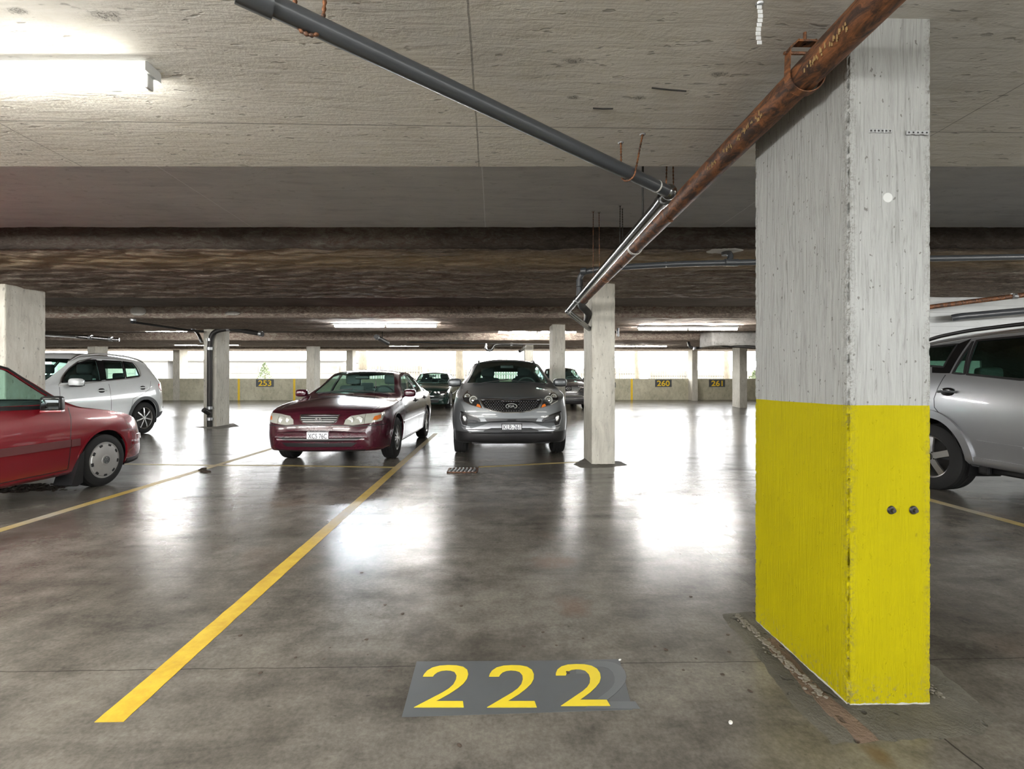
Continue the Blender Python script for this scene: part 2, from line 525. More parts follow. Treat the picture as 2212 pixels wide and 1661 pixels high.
def m_rust():
    m, t, p = nt('rusty_iron')
    n = noise_(t, coord(t, (3, 1, 3)), 9.0, 7, 0.7, 1.0)
    f = noise_(t, coord(t), 60.0, 4, 0.7)
    col = mixc(t, ramp(t, n, [(0.42, 0.0), (0.66, 1.0)]), (0.045, 0.024, 0.016), (0.30, 0.115, 0.04))
    col = mixc(t, 0.4, col, ramp(t, f, [(0.3, 0.2), (0.7, 0.8)]), 'OVERLAY')
    t.links.new(col, p.inputs['Base Color'])
    p.inputs['Roughness'].default_value = 0.55
    p.inputs['Metallic'].default_value = 0.15
    bump(t, p, math_(t, 'ADD', n, f), 0.25, 0.004)
    return m

M = {}
M['floor'] = m_floor()
M['ceil'] = concrete('board_formed_ceiling', (0.66, 0.64, 0.595), (0.86, 0.84, 0.79), (0.45, 3.2, 1), 0.6, 0.5, 0.9, streak=0.45,
                     seams=[(0, -0.09, 0.004), (1, 2.40, 0.004), (0, -2.53, 0.003), (0, 2.35, 0.003)], seam_col=0.4,
                     knots=[(1237, 132, .055, .022), (1237, 211, .038, .017), (1381, 212, .04, .02), (1553, 161, .045, .02), (230, 34, .07, .03), (40, 24, .05, .02)])
M['slab'] = concrete('slab_concrete', (0.54, 0.555, 0.59), (0.69, 0.705, 0.74), (0.4, 2.0, 1), 0.25, 0.2, 0.85,
                     seams=[(0, -0.09, 0.004), (0, 2.35, 0.004), (0, -2.53, 0.003)], seam_col=1.7, streak=0.3)
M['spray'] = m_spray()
M['dark_slab'] = concrete('dark_slab_concrete', (0.15, 0.125, 0.11), (0.27, 0.235, 0.21), (0.4, 1.6, 1), 0.3, 0.4, 0.95)  # darker, browner concrete for the rear slab
M['col_paint'] = m_column()
M['col'] = concrete('column_concrete', (0.46, 0.44, 0.38), (0.64, 0.615, 0.54), (2.5, 2.5, 0.5), 0.7, 0.3, 0.85)
M['wall'] = concrete('parapet_concrete', (0.40, 0.38, 0.28), (0.60, 0.57, 0.44), (1, 1, 0.6), 0.6, 0.3, 0.9)
M['wall_dim'] = concrete('wall_concrete', (0.34, 0.33, 0.30), (0.48, 0.46, 0.42), (1, 1, 0.6), 0.4, 0.3, 0.9)
M['white_wall'] = concrete('white_painted_wall', (0.56, 0.58, 0.58), (0.68, 0.70, 0.69), (0.3, 1, 1.5), 0.1, 0.1, 0.7,
                           seams=[(2, 0.15 + 0.115 * i, 0.004) for i in range(22)], seam_col=0.75, streak=0.1)
M['white_spray'] = concrete('white_sprayed_beam', (0.40, 0.39, 0.37), (0.62, 0.60, 0.57), (1, 1, 1), 0.5, 0.9, 0.95, fine=22)
M['patch'] = concrete('broken_floor_patch', (0.05, 0.047, 0.038), (0.17, 0.16, 0.13), (1, 1, 1), 0.8, 0.9, 0.9, fine=70)
M['grout'] = concrete('column_grout', (0.10, 0.095, 0.08), (0.22, 0.205, 0.175), (1, 1, 1), 0.8, 0.8, 0.8, fine=60)
M['line'] = m_line()
M['rust_dirt'] = concrete('rusty_dirt', (0.10, 0.07, 0.05), (0.22, 0.155, 0.11), (1, 1, 1), 0.8, 0.9, 0.95, fine=70)
M['rust'] = m_rust()
M['yellow'] = plain('yellow_number_paint', (0.70, 0.55, 0.02), 0.45)
M['wall_yellow'] = plain('yellow_wall_paint', (0.85, 0.58, 0.03), 0.6)
M['grey_paint'] = plain('grey_number_ground', (0.075, 0.082, 0.087), 0.45)
M['grey_paint2'] = plain('grey_overpaint', (0.105, 0.113, 0.12), 0.4)
M['abs'] = plain('grey_plastic_pipe', (0.055, 0.06, 0.066), 0.3, 0.0, 0.6)
M['gloss_pipe'] = plain('shiny_metal_pipe', (0.27, 0.27, 0.265), 0.22, 1.0)
M['iron'] = plain('dark_iron', (0.03, 0.028, 0.026), 0.5, 0.4)
M['galv'] = plain('galvanised_strap', (0.45, 0.46, 0.47), 0.4, 0.9)
M['white_metal'] = plain('white_enamel', (0.74, 0.76, 0.76), 0.35)
M['tube'] = plain('lit_tube', (0.9, 0.9, 0.9), 0.4, emit=(1.0, 0.975, 0.93), es=TUBE)
M['tube_cool'] = plain('lit_cool_tube', (0.9, 0.9, 0.9), 0.4, emit=(0.88, 0.95, 1.0), es=TUBE)
M['tube_near'] = plain('lit_near_tube', (0.9, 0.9, 0.9), 0.4, emit=(1.0, 0.965, 0.87), es=24.0)
M['tube_off'] = plain('unlit_tube', (0.75, 0.76, 0.74), 0.3)
M['black'] = plain('black_plastic', (0.012, 0.012, 0.013), 0.4)
M['black_gloss'] = plain('gloss_black', (0.008, 0.008, 0.009), 0.12, 0, 0.6)
M['rubber'] = plain('tyre_rubber', (0.018, 0.018, 0.018), 0.75, 0, 0.3)
M['chrome'] = plain('chrome', (0.75, 0.76, 0.78), 0.08, 1.0)
M['alloy'] = plain('alloy_wheel', (0.55, 0.54, 0.52), 0.28, 0.9)
M['alloy_dull'] = plain('silver_wheel_cover', (0.50, 0.50, 0.49), 0.4, 0.45)
M['trim_grey'] = plain('grey_plastic_trim', (0.07, 0.075, 0.08), 0.55)
M['cabin'] = plain('cabin_trim', (0.075, 0.08, 0.082), 0.8)
M['seat_grey'] = plain('grey_seat_cloth', (0.14, 0.15, 0.155), 0.9)
M['seat_dark'] = plain('dark_seat_cloth', (0.022, 0.024, 0.027), 0.9)
M['glass'] = glass('car_glass', (0.82, 0.93, 0.90))
M['glass_dark'] = glass('tinted_car_glass', (0.58, 0.72, 0.66), 0.2)
M['lens'] = plain('clear_lamp_lens', (0.52, 0.53, 0.47), 0.08, 0.25, 0.8, 1.0)
M['lens_dark'] = plain('dark_lamp_bowl', (0.03, 0.03, 0.032), 0.1, 0.3, 0.8, 1.0)
M['lens_bowl'] = plain('lamp_bowl', (0.62, 0.63, 0.58), 0.2, 0.5, 0.8)
M['bulb'] = plain('lamp_reflector', (0.85, 0.86, 0.84), 0.1, 0.85, 0.8)
M['amber'] = plain('amber_lens', (0.65, 0.16, 0.02), 0.15, 0, 0.6, 0.8)
M['red_lens'] = plain('red_lens', (0.45, 0.012, 0.012), 0.15, 0, 0.6, 0.8)
M['plate'] = plain('licence_plate_white', (0.88, 0.89, 0.90), 0.4)
M['plate_ink'] = plain('licence_plate_ink', (0.035, 0.04, 0.06), 0.5)
M['mirror'] = plain('mirror_glass', (0.05, 0.055, 0.055), 0.03, 1.0)
M['filler'] = plain('white_filler', (0.52, 0.53, 0.51), 0.7)
M['leaf'] = plain('dead_leaf', (0.045, 0.03, 0.02), 0.8)
M['stone'] = plain('pebble', (0.17, 0.155, 0.13), 0.85)
M['chip_white'] = plain('white_chip', (0.7, 0.69, 0.66), 0.6)
M['fence'] = concrete('weathered_boards', (0.17, 0.155, 0.125), (0.25, 0.23, 0.20), (6, 6, 0.4), 0.2, 0.2, 0.9)
M['bark'] = concrete('tree_bark', (0.13, 0.11, 0.08), (0.24, 0.21, 0.155), (4, 4, 0.7), 0.5, 0.8, 0.95)
M['leafgreen'] = plain('shrub_leaf', (0.20, 0.24, 0.14), 0.7)
M['ground'] = concrete('outdoor_gravel', (0.30, 0.29, 0.27), (0.42, 0.41, 0.38), (1, 1, 1), 0.2, 0.3, 0.95)
M['stucco'] = plain('pale_house_wall', (0.27, 0.265, 0.255), 0.9)
M['p_maroon'] = paint('dark_maroon_paint', (0.052, 0.005, 0.013), 0.0, 0.2, .7)
M['p_grey'] = paint('dark_grey_metallic_paint', (0.14, 0.15, 0.155), 0.55, 0.42, .6)
M['p_red'] = paint('red_paint', (0.21, 0.007, 0.014), 0.15, 0.25)
M['p_white'] = paint('white_paint', (0.80, 0.83, 0.83), 0.0, 0.25)
M['p_silver'] = paint('silver_paint', (0.42, 0.43, 0.45), 0.65, 0.3)
M['p_green'] = paint('dark_green_paint', (0.003, 0.018, 0.014), 0.0, 0.2, .5)
M['p_char'] = paint('charcoal_paint', (0.035, 0.034, 0.036), 0.3, 0.28)

# ------------------------------------------------------------------ structure
def struct(o):
    o['kind'] = 'structure'
    return o

H1 = EYE + 1.324        # underside of the near slab band
HS = EYE + 1.62         # high slab between bands
H2 = EYE + 1.415        # sprayed band undersides
H3 = EYE + 1.385
RAMP0, RSL = 16.2, 0.05
def floor_z(y): return max(0.0, (y - RAMP0) * RSL)
XL, XR, YB, YF = -28.0, 15.0, -5.0, 22.5

V = [(XL, YB, 0), (XR, YB, 0), (XL, RAMP0, 0), (XR, RAMP0, 0), (XL, YF, floor_z(YF)), (XR, YF, floor_z(YF)),
     (XL, YB, -.2), (XR, YB, -.2), (XL, YF, -.2), (XR, YF, -.2)]
struct(mesh('floor', V, [(0, 1, 3, 2), (2, 3, 5, 4), (6, 8, 9, 7)], M['floor']))

# high slab
struct(MB().box(XL, XR, 2.4, 6.6, HS, HS + .3).build('ceiling', M['slab']))
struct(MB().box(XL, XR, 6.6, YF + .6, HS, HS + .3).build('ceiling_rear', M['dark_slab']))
# near slab band with a slightly ragged edge
b = MB()
n = 220
xs = np.linspace(XL, XR, n)
def rag(x, a=0.006): return a * noise.noise((x * 3.1, 1.7, 0)) + a * .6 * noise.noise((x * 11.0, 4.2, 0))
V, F = [], []
for x in xs:
    e = 2.845 - TY * x + rag(x)
    V += [(x, YB, H1), (x, e, H1), (x, e + .004, HS + .02), (x, YB, HS + .3)]
for i in range(n - 1):
    for k in range(3):
        a = i * 4 + k
        F.append((a, a + 4, a + 5, a + 1))
    F.append((i * 4 + 3, i * 4 + 7, i * 4 + 4, i * 4))
struct(mesh('ceiling_near_band', V, F, M['ceil']))

def spray_band(name, Z0, Z1, h, mat, nx, ny, amp):
    """thick rough band across the garage: front face, underside and back face, all uneven"""
    xs = np.linspace(XL, XR, nx)
    prof = [(Z0, HS + .02), (Z0 - .01, HS - .05), (Z0, (HS + h) / 2), (Z0 + .012, h + .03), (Z0 + .05, h)]
    prof += [(Z0 + .05 + (Z1 - Z0 - .1) * k / ny, h) for k in range(1, ny + 1)]
    prof += [(Z1, h + .03), (Z1, HS + .02)]
    V, F = [], []
    m = len(prof)
    for x in xs:
        for k, (y, z) in enumerate(prof):
            q = Vector((x * 2.6, y * 6.5, z * 5))
            d = amp * (noise.noise(q) + .7 * noise.noise(q * 2.7) + .5 * noise.noise(q * 6.1))
            dy = d if k < 5 or k >= m - 2 else d * .4
            dz = 0 if k in (0, m - 1) else d
            V.append((x, y - TY * x + dy, z + dz))
    for i in range(len(xs) - 1):
        for k in range(m - 1):
            a = i * m + k
            F.append((a, a + 1, a + m + 1, a + m))
    o = mesh(name, V, F, mat, smooth=60)
    return struct(o)
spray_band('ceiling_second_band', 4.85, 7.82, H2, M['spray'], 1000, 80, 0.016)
spray_band('ceiling_third_band', 9.95, 12.7, H3, M['spray'], 420, 40, 0.014)
spray_band('ceiling_fourth_band', 15.3, 18.2, H3, M['spray'], 300, 24, 0.014)
spray_band('ceiling_edge_beam', 21.4, 23.0, EYE + 1.52, M['spray'], 240, 14, 0.014)

# outer walls
WY = 22.35
ZT = EYE + 0.007 * 22.3
struct(MB().box(XL, XR, WY, WY + .2, 0.1, ZT).build('wall_far', M['wall']))
struct(MB().box(XL - .2, XL, YB, YF, -.1, HS + .2).build('wall_left', M['wall_dim']))
struct(MB().box(XR, XR + .2, YB, YF, -.1, HS + .2).build('wall_right', M['wall_dim']))
struct(MB().box(XL, XR, YB - .2, YB, -.1, 1.25).build('wall_back', M['wall_dim']))   # open above, like the far side
# white walled store room behind the right-hand bay
struct(MB().box(7.1, XR, 7.55, 7.75, 0, HS).build('wall_storeroom', M['white_wall']))
struct(MB().box(7.1, 7.3, 7.75, 11.7, 0, HS).build('wall_storeroom_side', M['white_wall']))
struct(MB().box(7.1, XR, 11.6, 11.8, 0, HS).build('wall_storeroom_back', M['wall_dim']))

# lowered white sprayed beam on the right
def rough_box(name, x0, x1, y0, y1, z0, z1, mat, amp, st):
    bm = bmesh.new()
    nx, ny, nz = [max(2, int((b_ - a_) / st)) for a_, b_ in ((x0, x1), (y0, y1), (z0, z1))]
    V, F = [], []
    def face(o, u, v, nu, nv):
        base = len(V)
        for i in range(nu + 1):
            for j in range(nv + 1):
                V.append(Vector(o) + Vector(u) * (i / nu) + Vector(v) * (j / nv))
        for i in range(nu):
            for j in range(nv):
                a = base + i * (nv + 1) + j
                F.append((a, a + 1, a + nv + 2, a + nv + 1))
    dx, dy, dz = x1 - x0, y1 - y0, z1 - z0
    face((x0, y0, z0), (dx, 0, 0), (0, 0, dz), nx, nz)
    face((x0, y1, z0), (dx, 0, 0), (0, 0, dz), nx, nz)
    face((x0, y0, z0), (0, dy, 0), (0, 0, dz), ny, nz)
    face((x1, y0, z0), (0, dy, 0), (0, 0, dz), ny, nz)
    face((x0, y0, z0), (dx, 0, 0), (0, dy, 0), nx, ny)
    face((x0, y0, z1), (dx, 0, 0), (0, dy, 0), nx, ny)
    V2 = [v + Vector((noise.noise(v * 9), noise.noise(v * 9 + Vector((5, 0, 0))), noise.noise(v * 9 + Vector((0, 7, 0))))) * amp for v in V]
    o = mesh(name, V2, F, mat, smooth=50)
    bm.from_mesh(o.data)
    bmesh.ops.remove_doubles(bm, verts=bm.verts, dist=1e-4)
    bmesh.ops.recalc_face_normals(bm, faces=bm.faces)
    bm.to_mesh(o.data); bm.free()
    return o
x0, y0 = XY(6.55, 14.3)
o = rough_box('duct', x0, XR - .05, 13.7, 14.6, EYE + 1.10, EYE + 1.56, M['white_spray'], 0.025, 0.12)
tag(o, 'thick white sprayed duct boxing under the ceiling right of centre, above two far columns', 'duct')

# columns
def column(X0, X1, Z0, Z1, zt, mat, label, zb=0.0, jag=0.006, step=0.05, top_pad=0.02):
    """column with slightly broken arrises; mesh origin at its foot"""
    xc, yc = XY((X0 + X1) / 2, (Z0 + Z1) / 2)
    hx, hy = (X1 - X0) / 2, (Z1 - Z0) / 2
    nz = max(6, int((zt - zb) / step))
    per = []
    c = 0.010
    ring = []
    def edge(a, b, k):
        for i in range(k): ring.append((a[0] + (b[0] - a[0]) * i / k, a[1] + (b[1] - a[1]) * i / k))
    cs = [(-hx, -hy), (hx, -hy), (hx, hy), (-hx, hy)]
    P = []
    for i in range(4):
        a, b_ = cs[i], cs[(i + 1) % 4]
        L = math.hypot(b_[0] - a[0], b_[1] - a[1])
        ux, uy = (b_[0] - a[0]) / L, (b_[1] - a[1]) / L
        for d in (0.0, c * .7, c * 1.6, 3.2 * c, L / 2, L - 3.2 * c, L - c * 1.6, L - c * .7):
            P.append((a[0] + ux * d, a[1] + uy * d, d, (L, L)))
    V, F = [], []
    m = len(P)
    for j in range(nz + 1):
        z = zb + (zt + top_pad - zb) * j / nz
        for (x, y, d, L_) in P:
            k = 0.0
            q = Vector((x * 9 + X0 * 3, y * 9, z * 16))
            if d == 0.0: k = jag * (0.25 + 0.9 * abs(noise.noise(q)) + 1.4 * max(0, noise.noise(q * 2.3)) + .8 * abs(noise.noise(q * 5.1)))
            elif d != L_[0] / 2 and min(d, abs(L_[1] - d)) < 2 * c: k = jag * .55 * max(0, noise.noise(q * 3.1 + Vector((d * 90, 0, 0))))
            V.append((x - math.copysign(k, x), y - math.copysign(k, y), z))
    for j in range(nz):
        for i in range(m):
            F.append((j * m + i, j * m + (i + 1) % m, (j + 1) * m + (i + 1) % m, (j + 1) * m + i))
    F.append(tuple(range(m))[::-1]); F.append(tuple(nz * m + i for i in range(m)))
    o = mesh('column', V, F, mat)
    o.location = (xc, yc, 0)
    return tag(o, label, 'column', 'concrete columns')

column(1.287, 1.597, 1.686, 2.29, H1, M['col_paint'], 'near white column with yellow painted lower half beside the 222 bay', 0, 0.009, 0.006)
column(1.40, 1.735, 6.63, 7.23, H2, M['col'], 'bare concrete column right beside the grey plate KLR 261 car', 0, 0.010, 0.03, 0.05)
column(1.40, 1.71, 11.1, 11.7, H3, M['col'], 'concrete column behind the grey car, in front of the charcoal SUV', 0, 0.006, 0.1, 0.05)
column(1.14, 1.45, 17.0, 17.6, H3, M['col'], 'far concrete column showing only above the roof of the grey KLR 261 car', 0.02, 0.006, 0.2, 0.05)
column(-7.36, -7.05, 6.68, 7.28, H2, M['col'], 'large concrete column cut by the left photo edge behind the red hatchback', 0, 0.008, 0.04, 0.05)
column(-7.65, -7.31, 12.2, 12.8, H3, M['col'], 'concrete column with a black drain pipe clamped to its front', 0, 0.006, 0.08, 0.05)
column(-7.29, -6.98, 18.0, 18.6, H3, M['col'], 'far concrete column standing left of the maroon sedan roof', 0.05, 0.006, 0.2, 0.05)
column(-7.08, -6.78, 22.2, 22.75, EYE + 1.52, M['col'], 'thin concrete column at the parapet just above the maroon sedan roof', 0.27, 0.006, 0.2)
column(-15.8, -15.5, 18.0, 18.6, H3, M['col'], 'far concrete column whose top shows above the white SUV roof', 0.05, 0.006, 0.2, 0.05)
column(-15.25, -14.94, 22.0, 22.6, EYE + 1.52, M['col'], 'concrete column at the parapet right of the white SUV tail', 0.27, 0.006, 0.2)
column(10.03, 10.34, 18.9, 19.5, HS, M['col'], 'far concrete column standing on open floor under the white duct, right of 261', 0.11, 0.006, 0.2)
column(9.46, 9.73, 22.1, 22.6, EYE + 1.52, M['col'], 'concrete column at the parapet between the numbers 260 and 261', 0.27, 0.006, 0.2)

# ------------------------------------------------------------------ outdoors
struct(mesh('ground', [(-70, 22.5, 0.15), (50, 22.5, 0.15), (50, 80, 0.4), (-70, 80, 0.4), (-70, -50, -.1), (50, -50, -.1), (50, YB - .2, -.1), (-70, YB - .2, -.1)], [(0, 1, 2, 3), (4, 5, 6, 7)], M['ground']))
def fence(x0, x1, y, h, label):
    r = empty('fence', ((x0 + x1) / 2, y, 0.15), 0, label, 'fence', 'board fences beyond the parapet')
    w = x1 - x0
    b_ = MB(); k = 0; x = -w / 2
    while x < w / 2:
        b_.box(x, min(x + .138, w / 2), 0, .02, .05, h + .015 * math.sin(k * 2.3)); x += .15; k += 1
    b_.build('board_panel', M['fence'], r)
    MB().box(-w / 2, w / 2, -.04, 0, h * .82, h * .82 + .09).build('rail', M['fence'], r)
    for x in np.arange(-w / 2 + .05, w / 2, 2.4):
        MB().box(x - .05, x + .05, -.09, -.0, 0, h + .08).build('post', M['fence'], r)
fence(-9.2, -4.2, 27.5, 1.98, 'tall pale board fence outside behind the maroon sedan roof')
fence(-4.0, 5.0, 27.8, 1.78, 'pale board fence outside behind the green sedan and the grey car')
fence(5.3, 9.2, 29.0, 1.9, 'low pale fence outside above the number 260')
fence(9.6, 16.5, 28.6, 1.72, 'pale fence outside above the number 261')
# garages across the lane on the left
for x0, w, lab in ((-29.0, 7.5, 'pale garage outside behind the white SUV'), (-21.0, 11.0, 'long pale garage with panel doors outside above the number 253')):
    r = empty('garage', (x0 + w / 2, 31, .2), 0, lab, 'building')
    MB().box(-w / 2, w / 2, 0, 4, 0, 2.35).build('wall', M['stucco'], r)
    for k in range(int(w / 2.7)):
        xx = -w / 2 + .4 + 2.7 * k
        d = MB()
        for q in range(4): d.box(xx, xx + 2.3, -.03, .0, .05 + q * .5, .52 + q * .5)
        d.build('garage_door', M['fence'], r)
    MB().box(-w / 2 - .2, w / 2 + .2, -.3, 4.2, 2.35, 2.45).build('roof', M['fence'], r)
def trunk(px, Z, r0, h, label):
    X, Y = XY((px - 1067) * Z / 1000, Z)
    pts = [(0, 0, 0), (.03, 0, h * .2), (-.03, .02, h * .5), (.05, 0, h)]
    o = MB().tube(bend(pts, .4), [r0 * (1.25 - .4 * i / 16) for i in range(len(bend(pts, .4)))], 14).build('tree', M['bark'], smooth=60)
    o.location = (X, Y, .15)
    tag(o, label, 'tree', 'tree trunks outside')
    return o
trunk(784, 25.3, .22, 5, 'pale tree trunk outside behind the maroon sedan windscreen top')
trunk(993, 25.0, .20, 5, 'pale tree trunk outside just left of the grey car roof')
trunk(1375, 25.5, .10, 5, 'thin tree trunk outside above the yellow wall stripe left of 260')
trunk(1570, 26.5, .14, 5, 'pale tree trunk outside between 261 and the free-standing far column')
def shrub(px, Z, w, h, label):
    X, Y = XY((px - 1067) * Z / 1000, Z)
    rnd = random.Random(px)
    V, F = [], []
    for k in range(520):
        t = rnd.random() ** .8
        a = rnd.random() * 2 * PI; rr = w * (1 - t) ** .7 * math.sqrt(rnd.random())
        c = Vector((math.cos(a) * rr, math.sin(a) * rr, .05 + h * t))
        u = Vector((rnd.uniform(-1, 1), rnd.uniform(-1, 1), rnd.uniform(-1, 1))).normalized() * .07
        v = u.cross(Vector((rnd.uniform(-1, 1), rnd.uniform(-1, 1), rnd.uniform(-1, 1)))).normalized() * .035
        i = len(V); V += [c - u, c + v, c + u, c - v]; F.append((i, i + 1, i + 2, i + 3))
    r = empty('shrub', (X, Y, .15), 0, label, 'shrub', 'shrubs outside')
    mesh('foliage', V, F, M['leafgreen'], r)
    MB().tube([(0, 0, 0), (0, 0, h * .7)], .02, 6).build('stem', M['bark'], r)
shrub(572, 25.0, .7, 2.0, 'pale conical shrub outside above the number 253')
shrub(1630, 24.5, .7, 1.6, 'low green shrub outside at the right end of the far opening')

# ------------------------------------------------------------------ parapet numbers and stripes
def wall_sign(txt, pxa, pxb, pya, pyb, label, sup=True):
    Z = 22.2
    a, b_ = wp(pxa, pya, Z), wp(pxb, pyb, Z)
    w, h = b_.x - a.x, a.z - b_.z
    r = empty('number_panel', ((a.x + b_.x) / 2, WY - .001, (a.z + b_.z) / 2), 0, label, 'number panel', 'stall numbers on the parapet')
    MB().box(-w / 2, w / 2, -.004, .0, -h / 2, h / 2).build('panel', M['grey_paint'], r)
    if txt:
        V, F = text_mesh(txt, h * .78, .001, .022, 1.15)
        o = mesh('numerals', [(v[0], v[1] - .006, v[2]) for v in V], F, M['wall_yellow'], r)
        o['label'] = 'yellow stencilled numerals'
wall_sign('253', 555.6, 593.5, 819.5, 835.5, 'dark wall panel with yellow number 253')
wall_sign('260', 1420, 1456.5, 820, 836, 'dark wall panel with yellow number 260')
wall_sign('261', 1539, 1575, 820, 836, 'dark wall panel with yellow number 261')
wall_sign('251', 309, 349, 820, 836, 'dark wall panel with only its last yellow 1 showing past the white SUV')
wall_sign('', 1296, 1333, 826, 837, 'dark wall panel almost hidden behind the bare concrete column')
for px, lab in ((519, 'yellow stripe on the parapet left of the number 253'), (637, 'yellow stripe on the parapet right of the number 253'),
                (1368.5, 'yellow stripe on the parapet left of the number 260')):
    a = wp(px, 825, 22.2)
    o = MB().box(-.05, .05, -.003, .001, floor_z(WY) , ZT - .005).build('wall_stripe', M['wall_yellow'])
    o.location = (a.x, WY - .001, 0)
    tag(o, lab, 'wall stripe', 'stall stripes on the parapet')

# ------------------------------------------------------------------ floor paint
def floor_strip(name, pts, w, mat, label, cat, group, z=0.0015):
    V, F = [], []
    pts = [Vector((p[0], p[1], 0)) for p in pts]
    # densify
    q = [pts[0]]
    for a, b_ in zip(pts, pts[1:]):
        k = max(1, int((b_ - a).length / .04))
        q += [a + (b_ - a) * (i / k) for i in range(1, k + 1)]
    for i, p in enumerate(q):
        t = (q[min(i + 1, len(q) - 1)] - q[max(0, i - 1)]).normalized()
        nrm = Vector((-t.y, t.x, 0))
        for s in (-1, 1):
            e = w / 2 + .003 * noise.noise((p.x * 14, p.y * 14, s * 3.0))
            V.append(p + nrm * s * e + Vector((0, 0, z)))
        for s in (1, -1):
            V.append(V[-1 if s == 1 else -3] * 1); V[-1] = Vector((V[-1].x, V[-1].y, 0.0001))
    for i in range(len(q) - 1):
        a = i * 4
        for k in range(4):
            F.append((a + k, a + (k + 1) % 4, a + 4 + (k + 1) % 4, a + 4 + k))
    F += [(0, 1, 2, 3), tuple(len(V) - 4 + k for k in range(4))]
    bm = bmesh.new()
    o = mesh(name, V, F, mat)
    bm.from_mesh(o.data); bmesh.ops.recalc_face_normals(bm, faces=bm.faces); bm.to_mesh(o.data); bm.free()
    return tag(o, label, cat, group)
GL = 'yellow stall lines on the floor'
floor_strip('parking_line', [XY(-1.335, 1.606), XY(-1.335, 10.6)], .098, M['line'], 'bright yellow stall line running from the left foreground to beside the maroon sedan', 'parking line', GL)
floor_strip('parking_line', [XY(-3.93, .9), XY(-3.93, 8.6)], .098, M['line'], 'yellow stall line between the red hatchback and the maroon sedan', 'parking line', GL)
floor_strip('parking_line', [XY(4.36, 2.2), XY(4.36, 7.2)], .098, M['line'], 'yellow stall line in front of the silver SUV at the right edge', 'parking line', GL)
floor_strip('parking_line', [fp(262, 1002), fp(440, 1005), fp(620, 1005.5), fp(862, 1009.5)], .085, M['line'], 'thin cross line in front of the maroon sedan', 'parking line', GL, .0012)
floor_strip('parking_line', [fp(1034, 1008.5), fp(1110, 1005), fp(1185, 1001), fp(1259, 997.5)], .085, M['line'], 'thin cross line in front of the grey KLR 261 car', 'parking line', GL, .0012)

# 222
r = empty('floor_number', (fp(1117, 1488).x, fp(1117, 1488).y, 0), 0, 'yellow number 222 on a grey painted rectangle in the foreground', 'floor number')
O = Vector(r.location)
poly = [fp(868, 1549), fp(1366, 1533), fp(1338, 1424), fp(1190, 1427), fp(900, 1429)]
MB().prism([((p - O).x, (p - O).y) for p in poly], 0, .0012).build('ground_paint', M['grey_paint'], r)
two = [(855, 245), (860, 225), (880, 195), (920, 168), (980, 152), (1050, 148), (1120, 150), (1180, 162), (1220, 188), (1237, 225), (1235, 265),
       (1215, 305), (1175, 345), (1110, 395), (1015, 455), (1243, 455), (1262, 508), (838, 508), (1055, 380), (1100, 347), (1130, 312), (1143, 270), (1140, 235),
       (1115, 205), (1080, 194), (1040, 192), (1000, 197), (970, 210), (950, 228), (940, 245)]
two = [fp(840 + x / 3.95, 1400 + y / 3.95) for x, y in two]
ref = fp(840 + 838 / 3.95, 1400 + 508 / 3.95)
for k, (px, py) in enumerate(((894.4, 1528.6), (1052.2, 1528.6), (1211.4, 1525.6))):
    d = fp(px, py) - ref - O
    MB().prism([((p + d).x, (p + d).y) for p in two], .0008, .0024).build('digit', M['yellow'], r)
d = fp(1262, 1531) - ref - O
g = MB().prism([(d.x + p.x + (p.x - ref.x) * .12, d.y + p.y + (p.y - ref.y) * .14) for p in two], .0006, .0017).build('ghost_digit', M['grey_paint2'], r)
g['label'] = 'grey painted-over older digit'

# broken patch around the near column
def blob_patch(name, pts, mat, h, label, cat, zamp=.004, seed=0):
    P = [fp(*p) for p in pts]
    c = sum(P, Vector()) / len(P)
    # subdivide outline with jitter
    out = []
    for a, b_ in zip(P, P[1:] + P[:1]):
        k = max(1, int((b_ - a).length / .03))
        for i in range(k):
            q = a + (b_ - a) * (i / k)
            q += Vector((noise.noise(q * 18 + Vector((seed, 0, 0))), noise.noise(q * 18 + Vector((0, seed + 9, 0))), 0)) * .013
            out.append(q)
    V, F = [], []
    n = len(out); rings = 14
    for j in range(rings + 1):
        t = 1 - j / rings
        for q in out:
            p = c + (q - c) * t
            z = h * min(1, j * .9) + (zamp * noise.noise(p * 25) + zamp * .6 * noise.noise(p * 60) if j else 0)
            V.append((p.x - c.x, p.y - c.y, max(0.0002, z)))
    for j in range(rings):
        for i in range(n):
            F.append((j * n + i, j * n + (i + 1) % n, (j + 1) * n + (i + 1) % n, (j + 1) * n + i))
    o = mesh(name, V, F, mat, smooth=50)
    o.location = (c.x, c.y, 0)
    return tag(o, label, cat)
blob_patch('concrete_patch', [(1556, 1326), (1648, 1318), (1900, 1380), (2020, 1440), (2155, 1552), (2108, 1590), (1985, 1597), (1870, 1600), (1800, 1608), (1715, 1525), (1640, 1425)],
           M['patch'], .006, 'rough broken concrete patch around the foot of the yellow column', 'concrete patch')
blob_patch('concrete_patch', [(1238, 1003), (1262, 990), (1340, 996), (1356, 1005), (1310, 1010), (1254, 1010)],
           M['grout'], .006, 'dark grout patch at the foot of the bare column beside the grey car', 'concrete patch', .003, 3)
blob_patch('concrete_patch', [(418, 923), (505, 914), (518, 921), (470, 927)],
           M['grout'], .006, 'dark grout patch at the foot of the column with the drain pipe', 'concrete patch', .003, 5)

blob_patch('rust_stain', [(1640, 1380), (1668, 1372), (1760, 1480), (1900, 1600), (1850, 1606), (1740, 1500)], M['rust_dirt'], .0075, 'rusty brown dirt streak across the concrete patch left of the yellow column', 'rust stain', .003, 8)
